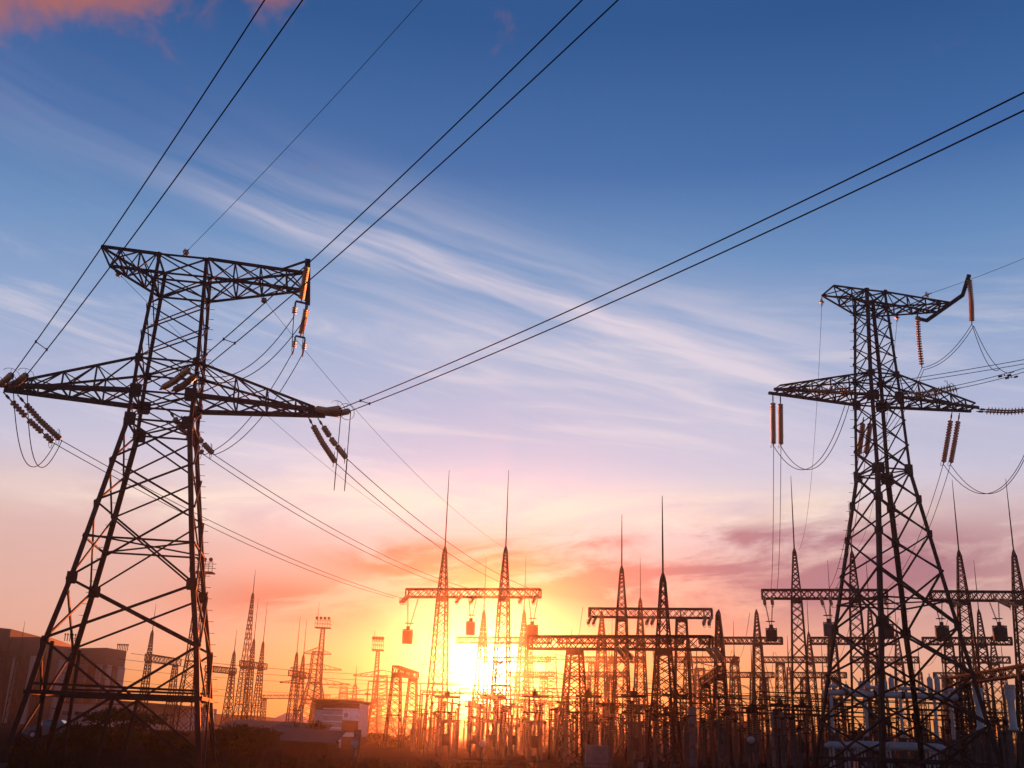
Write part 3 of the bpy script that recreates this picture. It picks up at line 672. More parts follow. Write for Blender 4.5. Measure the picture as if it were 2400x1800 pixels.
gantry('cluster of three tall spires on one short beam left of the roofs', 11.0, (567, 1548), (622, 1556), .9, [(576, 1388, 1335, 1.7, 1.05), (590, 1496, 1402), (612, 1502, 1409)], **lp)
gantry('pair of rod-tipped spires on a short beam left of the floodlight mast', 9.5, (682, 1571), (722, 1578), .8, [(692, 1527, 1444), (708, 1533, 1452)], **lp)
gantry('low wide portal behind the small white building', 7.6, (614, 1629), (770, 1629), .75, [(621, None, None, 1.1), (738, None, None, 1.3)], **lp)
gantry('low far portal beside the right floodlight mast', 6.6, (712, 1640), (848, 1638), .7, [(735, None, None, 1.1), (840, None, None, 1.1)], **lp)
gantry('short low portal between the white building and the right floodlight mast', 6.2, (846, 1646), (896, 1646), .6, [(852, None, None, .9), (890, None, None, .9)], **lp)
gantry('dark portal in front of the brown plant at the far left', 11.5, (2, 1527), (58, 1530), .8, [(12, None, None, 1.4), (46, 1508, 1455, 1.4)], **lp)

# hanging line traps under the tall gantries
def hang(mb_pts): pass
TG = 'line traps hanging under the gantries'; VG = 'thin strings holding the line traps'
traps = [(G1, 962, 1475, 1508, .45, 'trap', 'leftmost hanging drum, clear of the sun glow', (957, 983)), (G1, 1107, 1456, 1488, .40, 'trapl', 'pale hanging drum between the two spires by the sun', (1099, 1118)),
  (G1, 1250, 1464, 1498, .52, 'trap', 'dark hanging drum touching the thick low gantry beam', (1240, 1261)),
  (G4, 1804, 1472, 1502, .46, 'trap', 'dark hanging drum left of the slim tower', (1790, 1810)), (G4, 1938, 1458, 1490, .43, 'trapl', 'pale hanging drum just left of the slim tower leg', (1926, 1945)),
  (G4, 2074, 1462, 1496, .46, 'trap', 'dark hanging drum half hidden by the slim tower middle leg', (2060, 2080)), (G5, 2200, 1466, 1502, .52, 'trap', 'dark hanging drum inside the slim tower right leg', (2187, 2206)),
  (G5, 2334, 1466, 1502, .52, 'trap', 'rightmost dark hanging drum with open frame', (2316, 2338))]
for (gq, px, y0, y1, rr, m_, lab, sx) in traps:
    root, Pg, Qg = gq; lo, hi = -.2, 1.2
    for _ in range(40):
        md = (lo+hi)/2
        if prj(Pg.lerp(Qg, md))[0] < px: lo = md
        else: hi = md
    b = Pg.lerp(Qg, lo); zt, zb = zfor(b.x, b.y, y0), zfor(b.x, b.y, y1)
    o = thing('line_trap', (b.x, b.y, zb), lab, 'line trap', TG); mb = MB()
    for k in range(9): mb.tube([(b.x, b.y, zb+.06+(zt-zb-.2)*k/9), (b.x, b.y, zb+.06+(zt-zb-.2)*(k+.72)/9)], rr, 16)
    mb.tube([(b.x, b.y, zb+.06), (b.x, b.y, zt-.15)], rr*.86, 12); mb.build('coil', M[m_], o)
    fr = MB()
    for a in range(4):
        an = a*math.pi/4; dx_, dy_ = math.cos(an)*rr*1.04, math.sin(an)*rr*1.04
        fr.bar((b.x-dx_, b.y-dy_, zt-.06), (b.x+dx_, b.y+dy_, zt-.06), .07); fr.bar((b.x-dx_, b.y-dy_, zb), (b.x+dx_, b.y+dy_, zb), .07)
    for a in range(8): an = a*math.pi/4+.2; fr.bar((b.x+math.cos(an)*rr*1.03, b.y+math.sin(an)*rr*1.03, zb), (b.x+math.cos(an)*rr*1.03, b.y+math.sin(an)*rr*1.03, zt), .045)
    fr.build('end_frame', M[m_], o)
    tp = MB(); tp.tube([(b.x, b.y, zt-.05), (b.x, b.y, zt+.28)], .17, 8); tp.build('terminal_pot', M['trap'], o)
    for k, sxx in enumerate(sx):
        q0 = Pg.lerp(Qg, lo+(sxx-px)/(prj(Qg)[0]-prj(Pg)[0])); q0 = Vector((q0.x, q0.y, GZ-.72)); q1 = Vector((b.x+(sxx-px)*.008, b.y, zt+.3)); s_ = thing('insulator_string', q0, '%s thin string holding the %s' % (('left', 'right')[k], lab), 'insulator', VG)
        mb = MB(); d = (q1-q0); L = d.length; d.normalize(); mb.tube([q0, q1], .03, 5)
        for t in range(int(L/.13)-2): unit_disc(mb, q0+d*(.2+t*.13), d, .085, .1)
        mb.build('disc_stack', M['porc'], s_)
        rg_ = MB(); rg_.ring(q1-d*.25, (0, 0, 1), .26, .025, 14); rg_.build('grading_ring', M['fit'], s_)
# tension strings at gantry beams where lines come in
for gi, (gq, pxs, nm) in enumerate(((G1, (938, 962, 1085, 1118, 1228, 1258), 'spired gantry by the sun'), (G4, (1788, 1806, 1922, 1942, 2052, 2066), 'gantry left of the slim tower'), (G2, (1386, 1398, 1522, 1534, 1652, 1664), 'gantry behind the low one'),
                              (G3, (1450, 1466, 1652, 1666), 'thick low gantry'), (G5, (2200, 2216, 2326, 2344), 'gantry at the right edge'))):
    root, Pg, Qg = gq
    for k, px in enumerate(pxs):
        t = (px-prj(Pg)[0])/(prj(Qg)[0]-prj(Pg)[0]); t = min(max(t, 0.0), 1.0); b = Pg.lerp(Qg, t); zb = b.z-.65; dy_ = -1.6 if gi in (0, 1, 4) else -.9
        q0 = Vector((b.x, b.y-.4, zb)); q1 = q0+Vector((-.35 if gi < 3 else .45, dy_, -.75)); s_ = thing('insulator_string', q0, '%s short tension string from the left under the %s' % (ORD[k], nm), 'insulator', 'short tension strings on the gantry beams')
        mb = MB(); d = (q1-q0); L = d.length; d.normalize(); mb.tube([q0, q1], .04, 5)
        for tt in range(int(L/.12)): unit_disc(mb, q0+d*(.05+tt*.12), d, .14, .1)
        mb.build('disc_stack', M['glass'], s_); rg_ = MB(); rg_.ring(q1-d*.1, (.8, -.5, .2), .3, .022, 14); rg_.build('grading_ring', M['fit'], s_)
# slack bus wires and droppers through the yard
BW = 'slack wires strung through the yard'
rw = random.Random(11)
def yw(label, p, q, sag, r=.022): wire('bus_wire', label, catenary(p, q, sag, 16), r, BW)
for i in range(12):
    x0 = -6+i*4.2+rw.uniform(-1, 1)
    p = Vector((x0, 100 if x0 < 8 or x0 > 17 else 104, GZ-1.2 if x0 < 8 or x0 > 17 else 10.9)); q = Vector((x0*1.35+rw.uniform(-1, 1), 146, GZ-1.0))
    yw('one of the slack wires running back from the tall gantries to the middle row', p, q, 2.4)
    p2 = q+Vector((0, .8, 0)); q2 = Vector((x0*1.75+rw.uniform(-2, 2), 190, GZ-1)); yw('one of the slack wires running back from the middle row to the farther rows', p2, q2, 2.6, .03)
for i in range(16):
    x0 = -9+i*3.1+rw.uniform(-.8, .8); y0 = rw.uniform(92, 132); zt = 12.2-rw.random()*2.5
    yw('one of the thin dropper wires falling to the yard equipment', Vector((x0, y0, zt)), Vector((x0+rw.uniform(-1.2, 1.2), y0-rw.uniform(2, 6), 5.2)), -.0+rw.uniform(-.4, .5), .018)
for i, (z, y, x0, x1) in enumerate(((8.4, 120, -40, 12), (7.9, 122, -42, 10), (9.2, 135, -10, 60), (8.6, 138, -8, 62), (7.2, 112, 10, 64), (6.7, 114, 12, 66), (10.0, 150, 0, 74), (6.4, 96, -4, 44), (9.0, 165, -60, -2), (7.4, 165, -62, -4), (6.0, 140, -55, -6))):
    yw('%s of the long level wires crossing the yard, counted from the nearest building' % ORD[i], Vector((x0, y, z)), Vector((x1, y+4, z-.3)), 1.1, .022)
for i in range(9):
    a = atY(1560+i*26, 1592+(i % 3)*14, 75+i*2); b = atY(1800+i*32, 1660+(i % 4)*9, 80+i*2)
    yw('one of the sagging leads between the portal and the right yard equipment', a, b, .8, .018)
for i in range(7):
    a = atY(2180+i*28, 1640+(i % 3)*16, 66+i); b = atY(2330+(i % 4)*18, 1640+(i*17) % 60, 68)
    yw('one of the sagging leads between the pale columns at the right', a, b, .5, .016)

# ------------------------------------------------------------------ floodlight masts, distant pylons, lamps
def flood(label, px, py, base_py, Y, wide, rod, n=12):
    b = atY(px, base_py, Y); x, y = b.x, b.y; z = zfor(x, y, py); root = thing('floodlight_mast', (x, y, 0), label, 'floodlight mast', 'floodlight masts')
    # the mast leans in the picture only because of the lens: stand it upright under its head
    hp_ = atY(px, py, Y); x = hp_.x; root.location = (x, y, 0)
    mb = MB(); lattice(mb, (x, y, -.1), (x, y, z*.45), z*.12, z*.06, n//2, .12, .055); lattice(mb, (x, y, z*.45), (x, y, z-.1), z*.06, z*.032, n, .10, .045); mb.build('lattice_mast', M['gsteel'], root)
    pf = MB(); pf.box((x, y, z-.1), wide, 1.6, .14)
    for a in range(7): xx = x-wide/2+wide*a/6; pf.bar((xx, y-.78, z), (xx, y-.78, z+1.1), .05)
    for zz_ in (.6, 1.1):
        for yy in (-.78, .78): pf.bar((x-wide/2, y+yy, z+zz_), (x+wide/2, y+yy, z+zz_), .05)
    pf.build('platform', M['gsteel'], root)
    for a in range(4):
        xx = x-wide*.4+wide*.8*a/3; lm = MB(); lm.tube([(xx, y-.6, z+1.45), (xx, y-.85, z+1.38)], [.14, .24], 10); lm.bar((xx, y-.5, z+1.1), (xx, y-.5, z+1.5), .06); lm.build('floodlight', M['trap'], root, False)
    if rod:
        zr = zfor(x, y, rod); rb = MB(); rb.tube([(x-wide*.4, y, z), (x-wide*.4, y, zr)], .05, 5, .02); rb.build('lightning_rod', M['gsteel'], root)
flood('left floodlight mast standing behind the left tower right leg', 474, 1343, 1700, 125, 2.6, None)
flood('tall floodlight mast with railed platform above the white building', 757, 1472, 1700, 170, 2.3, 1410)
flood('orange floodlight mast with short crosshead left of the sun', 886, 1524, 1730, 140, 1.4, 1478)
def pylon(label, px, py, Y, arms, wbase):
    t = atY(px, py, Y); x, y, z = t; root = thing('distant_pylon', (x, y, 0), label, 'pylon', 'small far pylons')
    mb = MB(); lattice(mb, (x, y, 0), (x, y, z*.62), wbase, wbase*.36, 6, .26, .12); lattice(mb, (x, y, z*.62), (x, y, z), wbase*.36, wbase*.28, 6, .2, .1); mb.build('tower_body', M['gsteel'], root)
    for (fz, hl) in arms:
        ab = MB(); 
        for s in (-1, 1):
            for yy in (-.5, .5): ab.bar((x, y+yy, z*fz), (x+s*hl, y, z*fz+.1), .18); ab.bar((x, y+yy, z*fz+1.4), (x+s*hl, y, z*fz+.2), .13)
            for k in range(1, 5): ab.bar((x+s*hl*k/5, y, z*fz+.05), (x+s*hl*(k-.5)/5, y, z*fz+1.2*(1-(k-.5)/5)), .1)
        ab.build('crossarm', M['gsteel'], root)
pylon('far pylon with flat arms behind the orange floodlight mast', 896, 1585, 230, ((.985, 6.0), (.68, 8.5)), 7)
pylon('far pylon with three arms behind the tall floodlight mast', 744, 1528, 240, ((.97, 3.0), (.78, 5.5), (.60, 7.5)), 7)
pylon('small pale pylon between the two floodlight masts', 806, 1610, 330, ((.97, 4.5), (.70, 4.0)), 7)
pylon('far flat-topped pylon behind the thick low gantry', 1292, 1540, 260, ((.97, 7.0), (.74, 9.0)), 8)
pylon('far dark pylon behind the end-on portal right of centre', 1640, 1567, 220, ((.98, 5.5), (.72, 6.5)), 6)
def lamp_post(label, px, py, Y):
    t = atY(px, py, Y); root = thing('yard_lamp', (t.x, t.y, 0), label, 'lamp post', 'yard lamps'); mb = MB(); mb.tube([(t.x, t.y, gz(t.x, t.y)-.1), (t.x, t.y, t.z-.1)], .05, 8, .04); mb.build('post', M['fit'], root)
    hd = MB(); hd.tube([(t.x, t.y, t.z-.12), (t.x, t.y, t.z-.02), (t.x, t.y, t.z+.12), (t.x, t.y, t.z+.22)], [.06, .17, .19, .06], 12); hd.build('lamp_head', M['lamp'], root, True)
lamp_post('round-headed lamp post in the yard left of the slim tower', 1760, 1737, 56)
lamp_post('round-headed lamp post in front of the small white building', 830, 1747, 56)
lamp_post('round-headed lamp post in the orange glow under the sun', 1131, 1745, 58)

# ------------------------------------------------------------------ yard equipment
def disconnector_proto():
    o = thing('disconnector', (0, 0, 0), 'prototype', 'disconnector')
    st = MB()
    for s in (-.32, .32): st.bar((s, 0, -.1), (s, 0, 2.45), .2)
    st.bar((-.75, 0, 2.5), (.75, 0, 2.5), .16, .22); st.bar((-.3, 0, 1.2), (.3, 0, 1.9), .07); st.build('support_frame', M['conc'], o)
    for s in (-.42, .42):
        ins = MB(); ins.tube([(s, 0, 2.6), (s, 0, 4.0)], .085, 8)
        for k in range(9): unit_disc(ins, Vector((s, 0, 2.68+k*.145)), Vector((0, 0, 1)), .16, .12)
        ins.build('insulator_column', M['porc'], o)
    ar = MB(); ar.tube([(-.95, 0, 4.12), (.95, 0, 4.12)], .095, 8); ar.box((0, 0, 4.0), .42, .3, .42); ar.tube([(0, 0, 4.4), (0, 0, 4.62)], .09, 8); ar.build('contact_arm', M['gsteel'], o)
    for s in (-1, 1):
        hn = MB(); hn.tube([(s*.25, 0, 4.22), (s*.6, 0, 4.42), (s*.88, 0, 4.62), (s*.97, 0, 4.5), (s*.98, 0, 4.3), (s*.96, 0, 4.05)], .032, 6); hn.build('arcing_horn', M['gsteel'], o)
    bx = MB(); bx.box((.0, -.28, .9), .55, .36, .75); bx.build('drive_box', M['trap'], o)
    lo = MB(); lo.tube([(-.8, .4, 3.1), (.8, .4, 3.1)], .07, 6); lo.tube([(-.8, .4, 3.1), (-.95, .4, 2.7), (-.6, .3, 2.55)], .03, 5); lo.build('earthing_blade', M['gsteel'], o)
    return o
dp = disconnector_proto(); spots = [(1048, 1633, 70), (1113, 1656, 88), (1155, 1633, 70), (1203, 1656, 88), (1254, 1632, 70), (1310, 1664, 92), (1380, 1632, 70), (1428, 1656, 88), (1485, 1631, 70), (1532, 1655, 88), (1582, 1630, 70), (1764, 1660, 84), (1828, 1652, 84), (1880, 1655, 86), (1952, 1650, 84)]
for i, (px, py, Y) in enumerate(spots):
    t = atY(px, py, Y); s = t.z/4.12; lab = '%s from the left of the horned T-topped switch posts' % ORD[i]
    o = dp if i == 0 else dup(dp, (0, 0, 0)); o.location = (t.x, t.y, 0); o.scale = (.82, .9, s); o.rotation_euler = (0, 0, .1); o['label'] = lab; o['group'] = 'horned switch posts'
def post_proto(kind):
    nm = ('post_insulator', 'instrument_transformer', 'surge_arrester')[kind]; o = thing(nm, (0, 0, 0), 'prototype', ('post insulator', 'transformer', 'arrester')[kind])
    p = MB(); p.bar((0, 0, -.1), (0, 0, 2.6 if kind != 1 else 2.3), .17); p.box((0, 0, 2.3 if kind == 1 else 2.6), .5, .5, .07); p.build('concrete_post', M['conc'], o)
    i_ = MB(); z0, n, r = ((2.67, 8, .11), (2.37, 10, .15), (2.67, 9, .10))[kind]
    for k in range(n): unit_disc(i_, Vector((0, 0, z0+k*.13)), Vector((0, 0, 1)), r, .12)
    i_.tube([(0, 0, z0), (0, 0, z0+n*.13)], r*.6, 8); i_.build('insulator_column', M['porc'], o)
    c = MB(); z1 = z0+n*.13
    if kind == 0: c.tube([(0, 0, z1), (0, 0, z1+.12)], .13, 8); c.bar((-.5, 0, z1+.16), (.5, 0, z1+.16), .07)
    elif kind == 1: c.tube([(0, 0, z1-.02), (0, 0, z1+.07), (0, 0, z1+.34), (0, 0, z1+.42)], [.12, .16, .16, .07], 10); c.tube([(-.45, 0, z1+.3), (.45, 0, z1+.3)], .05, 6)
    else: c.ring((0, 0, z1-.1), (0, 0, 1), .34, .03, 16); c.tube([(0, 0, z1), (0, 0, z1+.2)], .08, 8)
    c.build('top_cap', M['gsteel'], o)
    return o
pr = [post_proto(k) for k in range(3)]; used = [0, 0, 0]; rp = random.Random(5)
rows = [(64, 1290, 2390, 19), (78, 960, 2380, 30), (86, 1000, 2380, 30), (96, 950, 2380, 30), (108, 980, 2390, 26), (118, 880, 2380, 26)]
cnt = 0
rows += [(72, 1290, 2390, 22), (91, 960, 2390, 34), (102, 960, 2390, 30), (127, 930, 2390, 26)]
for ri, (Y, x0, x1, n) in enumerate(rows):
    for i in range(n):
        px = x0+(x1-x0)*(i+rp.uniform(.1, .9))/n; k = rp.choice((0, 0, 0, 1, 1, 2)) if ri != 1 else rp.choice((0, 1)); t = atY(px, 1720, Y)
        if Y < 73 and (1880 < px < 2320 or px < 1300): continue
        o = pr[k] if used[k] == 0 else dup(pr[k], (0, 0, 0)); used[k] += 1
        o.location = (t.x, Y+rp.uniform(-2, 2), 0); s = rp.uniform(.66, 1.04); o.scale = (rp.uniform(.9, 1.15), 1, s); o.rotation_euler = (0, 0, rp.uniform(-.3, .3))
        nm = ('slim ribbed insulator on a concrete post in row %d', 'round-headed ribbed transformer on a concrete post in row %d', 'ringed arrester on a concrete post in row %d')[k] % (ri+1)
        where = ('right before the perimeter', 'behind the horned switch posts', 'in the middle of the yard', 'under the tall gantries', 'behind the tall gantries', 'deep in the yard', 'just ahead of the horned switch posts', 'right under the front gantry beams', 'between the tall gantries', 'before the middle gantry row')[ri]
        o['label'] = ('slim ribbed insulator', 'round-headed ribbed transformer', 'ringed arrester')[k]+' on a concrete post '+where
        o['group'] = ('slim insulator posts ', 'round-headed transformer posts ', 'ringed arrester posts ')[k]+where; cnt += 1
# rigid busbars on the posts
rb_ = random.Random(21)
for i, (z, Y, xa, xb) in enumerate(((3.9, 79, -2, 9), (4.4, 86, -6, 6), (4.1, 92, 2, 17), (4.9, 98, -7, 8), (5.2, 98, 12, 34), (4.3, 86, 13, 27), (3.6, 80, 17, 36), (5.6, 109, -4, 14), (5.9, 109, 18, 46), (4.6, 92, 24, 42), (6.3, 118, -14, 8), (6.1, 118, 14, 50), (5.0, 103, 30, 48), (3.7, 73, 18, 33), (4.8, 126, 4, 40), (5.4, 88, 20, 40))):
    o = thing('busbar', ((xa+xb)/2, Y, 0), 'level tube carried on slim posts over the yard', 'busbar', 'level busbars over the yard posts')
    mb = MB(); mb.tube([(xa, Y, z), (xb, Y+1.5, z)], .055, 6); mb.build('tube', M['gsteel'], o); n = max(2, int((xb-xa)/4.5))
    for k in range(n+1):
        x = xa+(xb-xa)*k/n; y = Y+1.5*k/n; sp = MB(); sp.tube([(x, y, z-1.2), (x, y, z)], .05, 6)
        for q in range(8): unit_disc(sp, Vector((x, y, z-1.1+q*.13)), Vector((0, 0, 1)), .10, .12)
        si = sp.build('support_insulator', M['porc'], o); ps = MB(); ps.bar((x, y, -.1), (x, y, z-1.2), .12); ps.bar((x-.3, y, z-1.25), (x+.3, y, z-1.25), .08); ps.build('post', M['gsteel'], si)
# slim lightning masts far back
for i, (px, py, Y) in enumerate(((836, 1560, 220), (1160, 1500, 190), (1330, 1496, 200), (1465, 1500, 210), (1540, 1486, 190), (1632, 1500, 200), (1760, 1510, 190), (1845, 1490, 200), (1925, 1505, 210), (2022, 1488, 190), (2150, 1500, 200), (2205, 1510, 210), (2275, 1486, 190), (2345, 1500, 205))):
    t = atY(px, py, Y); o = thing('lightning_mast', (t.x, Y, 0), '%s from the left of the slim far masts standing alone' % ORD[i], 'mast', 'slim far masts'); mb = MB()
    lattice(mb, (t.x, Y, 0), (t.x, Y, t.z*.72), 1.5, .5, 10, .14, .06); mb.build('lattice_mast', M['gsteel'], o); r_ = MB(); r_.tube([(t.x, Y, t.z*.72), (t.x, Y, t.z*.86), (t.x, Y, t.z)], [.14, .08, .03], 6); r_.build('lightning_rod', M['gsteel'], o)
# pale breaker: long horizontal tube with domes
Y = 72; a = atY(1926, 1631, Y); b = atY(2246, 1626, Y); zt = (a.z+b.z)/2
br = thing('air_blast_breaker', ((a.x+b.x)/2, Y, 0), 'long pale horizontal breaker tube with bottle-shaped domes behind the slim tower', 'breaker')
mb = MB(); mb.tube([(a.x, Y, zt), (a.x+1.6, Y, zt+.05)], .16, 14); xs_ = [a.x+1.6+(b.x-a.x-1.6)*k/4 for k in range(5)]
for x0, x1 in zip(xs_, xs_[1:]): mb.tube([(x0+.03, Y, zt), (x0+.12, Y, zt), (x1-.12, Y, zt), (x1-.03, Y, zt)], [.17, .21, .21, .17], 16)
mb.build('main_tube', M['tank'], br, True)
for x0 in xs_:
    fl = MB(); fl.tube([(x0-.09, Y, zt), (x0+.09, Y, zt)], .25, 16); fl.build('flange', M['trap'], br)
for px0, px1 in ((1932, 1960), (2025, 2062), (2102, 2168), (2210, 2244)):
    p0, p1 = atY(px0, 1612, Y), atY(px1, 1612, Y); tb = MB(); tb.tube([(p0.x, Y-.1, zt+.42), (p0.x+.1, Y-.1, zt+.42), (p1.x, Y-.1, zt+.42)], .11, 12); tb.bar((p0.x+.3, Y-.1, zt+.12), (p0.x+.3, Y-.1, zt+.36), .07); tb.bar((p1.x-.3, Y-.1, zt+.12), (p1.x-.3, Y-.1, zt+.36), .07); tb.build('grading_tube', M['tank'], br, True)
for k, (px, y0) in enumerate(((1983, 1603), (2017, 1596), (2033, 1598), (2072, 1592), (2088, 1586), (2178, 1586), (2195, 1586))):
    p = atY(px, y0, Y); r = .18; z0, z1 = zt+.22, p.z; dm_ = MB(); dm_.tube([(p.x, Y, z0), (p.x, Y, z0+.08), (p.x, Y, z1-.18), (p.x, Y, z1-.06), (p.x, Y, z1), (p.x, Y, z1+.02), (p.x, Y, z1+.2)], [r*.8, r, r, r*.75, r*.3, r*.18, r*.18], 12); dm_.build('dome', M['tank'], br, True)
for px in (1948, 2028, 2110, 2190, 2228):
    p = atY(px, 1640, Y); lg = MB(); 
    for k in range(14): unit_disc(lg, Vector((p.x, Y, 2.3+k*.16)), Vector((0, 0, 1)), .15, .14)
    lg.tube([(p.x, Y, 2.2), (p.x, Y, zt-.18)], .10, 10); ll = lg.build('support_insulator', M['tank'], br)
    bs_ = MB(); bs_.bar((p.x, Y, -.1), (p.x, Y, 2.2), .34); bs_.box((p.x, Y, 2.14), .6, .6, .08); bs_.build('concrete_post', M['conc'], ll)
Y = 66; a = atY(1986, 1748, Y); b = atY(2216, 1752, Y); zt = (a.z+b.z)/2
tk = thing('air_receiver', ((a.x+b.x)/2, Y, 0), 'long low pale cylindrical air tank on saddles under the slim tower', 'tank')
mb = MB(); x0, x1 = a.x, b.x; mb.tube([(x0, Y, zt), (x0+.12, Y, zt), (x0+.4, Y, zt), (x1-.4, Y, zt), (x1-.12, Y, zt), (x1, Y, zt)], [.07, .18, .25, .25, .18, .07], 20); mb.build('shell', M['tank'], tk, True)
for t in (.12, .38, .85):
    sd = MB(); x = x0+(x1-x0)*t
    for s in (-.28, .28): sd.bar((x+s, Y-.28, 0), (x+s*.6, Y-.28, zt+.16), .07); sd.bar((x+s, Y+.26, 0), (x+s*.6, Y+.26, zt), .09)
    sd.bar((x-.25, Y-.28, zt-.25), (x+.25, Y-.28, zt-.25), .07); sd.build('saddle', M['tank'], tk)
tg_ = MB(); sm = atY(1968, 1748, 68); 
t2 = thing('air_receiver', (sm.x, 68, 0), 'short pale air tank left of the long one under the slim tower', 'tank'); mb = MB(); mb.tube([(sm.x-.9, 68, sm.z), (sm.x-.6, 68, sm.z), (sm.x+.5, 68, sm.z), (sm.x+.75, 68, sm.z)], [.1, .24, .24, .08], 16); mb.build('shell', M['tank'], t2, True)
sd = MB()
for s in (-.5, .4): sd.bar((sm.x+s, 67.6, 0), (sm.x+s, 67.6, sm.z), .1); sd.bar((sm.x+s, 68.3, 0), (sm.x+s, 68.3, sm.z), .1)
sd.build('saddle', M['tank'], t2)
for (px, py, pb, Y, lab) in ((2365, 1605, 1712, 62, 'tall pale flat-headed transformer column at the right edge'), (2290, 1612, 1712, 66, 'pale flat-headed transformer column behind the slim tower right leg')):
    t = atY(px, py, Y); bz = atY(px, pb, Y).z; x = t.x; z1 = t.z; o = thing('current_transformer', (x, Y, 0), lab, 'transformer'); mb = MB(); H_ = z1-bz
    mb.tube([(x, Y, bz), (x, Y, bz+.12), (x, Y, bz+.2), (x, Y, bz+H_*.62), (x, Y, bz+H_*.74)], [.27, .27, .20, .185, .28], 14); mb.build('column', M['tank'], o, True)
    hd = MB(); hd.tube([(x, Y, bz+H_*.74), (x, Y, bz+H_*.92)], .28, 14); hd.tube([(x, Y, bz+H_*.925), (x, Y, bz+H_*.955)], .33, 14); hd.tube([(x, Y, bz+H_*.96), (x, Y, z1)], .315, 14); hd.build('head', M['tank'], o)
    sp = MB()
    for sx_ in (-.42, .42):
        for sy_ in (-.3, .3): sp.bar((x+sx_, Y+sy_, -.1), (x+sx_, Y+sy_, bz-.1), .26)
    sp.box((x, Y, bz-.1), 1.3, 1.0, .1); sp.build('concrete_frame', M['conc'], o)
# control cabinets, a kiosk
for (px, py, Y, wx, hh, lab) in ((1398, 1762, 52, 1.0, 1.3, 'pale control cabinet by the perimeter below the thick low gantry'), (1622, 1690, 68, .45, 3.6, 'slim pale louvred cabinet stack right of the low gantry'), (1822, 1690, 74, .75, 3.6, 'boxy pale equipment stack left of the slim tower'), (838, 1725, 60, .35, 1.6, 'small red post cabinet by the white building'), (1500, 1775, 50, .6, .8, 'low dark cabinet in the foreground right of the sun')):
    t = atY(px, py, Y); o = thing('control_cabinet', (t.x, Y, 0), lab, 'cabinet'); mb = MB()
    k = max(1, round(hh/1.2)); 
    for i in range(k): mb.box((t.x, Y, .15+i*(hh/k)), wx, wx*.8, hh/k-.18)
    mb.build('housing', M['trapl'] if 'pale' in lab else M['brick'] if 'red' in lab else M['trap'], o); lg = MB(); lg.box((t.x, Y, -.1), wx*.7, wx*.6, .25)
    for i in range(k-1): lg.box((t.x, Y, .15+(i+1)*(hh/k)-.18), wx*.75, wx*.6, .18)
    lg.build('base', M['conc'], o); dr = MB(); dr.box((t.x, Y-wx*.4-.012, .22), wx*.42, .02, hh/k-.36); dr.build('door', M['trapl'], o)
# perimeter fence panels of precast concrete with posts
for (xa, xb, Y, hh, lab) in ((20.5, 34, 56, .62, 'low dark board fence below the slim tower at the right'), (-2, 20, 50.5, .5, 'low wire fence along the yard front under the sun')):
    o = thing('fence', ((xa+xb)/2, Y, 0), lab, 'fence'); n = int((xb-xa)/2.4); 
    pm = MB(); rm = MB()
    for i in range(n+1): x = xa+(xb-xa)*i/n; pm.box((x, Y, gz(x, Y)-.1), .12, .12, hh+.25)
    if Y > 52: 
        for k in range(3): rm.bar((xa, Y-.08, .1+k*.2), (xb, Y-.08, .1+k*.2), .04, .17)
    else:
        for k in range(3): rm.bar((xa, Y, .15+k*.18), (xb, Y, .15+k*.18), .025)
    pm.build('fence_post', M['conc'], o); rm.build('rail', M['wood'], o)

# ------------------------------------------------------------------ buildings
def bld(name, label, px0, px1, ytop, Y, dep, parts_m, cat='building', zb=-.2):
    a = atY(px0, ytop, Y); b = atY(px1, ytop, Y); z = (a.z+b.z)/2; c = ((a.x+b.x)/2, Y+dep/2, 0); o = thing(name, c, label, cat)
    mb = MB(); mb.box((c[0], c[1], zb), b.x-a.x, dep, z-zb); wl_ = mb.build('wall', parts_m, o)
    return o, a.x, b.x, z, wl_
Yp = 300
# power plant: three stepped masses joined by a chamfered corner
o = thing('power_plant', (-115, Yp, 0), 'huge windowless brown power plant block behind the left tower', 'power plant')
def strip(mb, xa, ya, xb, yb, z0, z1): mb.quad((xa, ya, z0), (xb, yb, z0), (xb, yb, z1), (xa, ya, z1))
def prism(name, pts, z0, z1, m, parent):
    mb = MB(); k = len(pts); 
    for z in (z0, z1): mb.v += [Vector((x, y, z)) for x, y in pts]
    mb.f += [(i, (i+1) % k, k+(i+1) % k, k+i) for i in range(k)]+[tuple(range(k, 2*k)), tuple(reversed(range(k)))]
    return mb.build(name, m, parent)
zl, zm, zr_ = 18.0, 16.5, 16.5
P1, P2 = atZ(-70, 1464, zl), atZ(26, 1474, zl); P3, P4, P5 = atZ(20, 1493, zm), atZ(116, 1493, zm), atZ(189, 1519, zm); P6, P7, P8 = atZ(187, 1519, zr_-.02), atZ(250, 1518, zr_-.02), atZ(297, 1526, zr_-.02)
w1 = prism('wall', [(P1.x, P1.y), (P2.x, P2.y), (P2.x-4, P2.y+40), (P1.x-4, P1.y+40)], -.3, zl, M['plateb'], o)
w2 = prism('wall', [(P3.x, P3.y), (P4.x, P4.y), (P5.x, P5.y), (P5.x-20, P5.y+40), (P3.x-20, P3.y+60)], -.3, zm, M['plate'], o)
w3 = prism('wall', [(P6.x+.3, P6.y-.2), (P7.x, P7.y), (P8.x, P8.y), (P8.x-16, P8.y+30), (P6.x-10, P6.y+30)], -.3, zr_-.02, M['plate'], o)
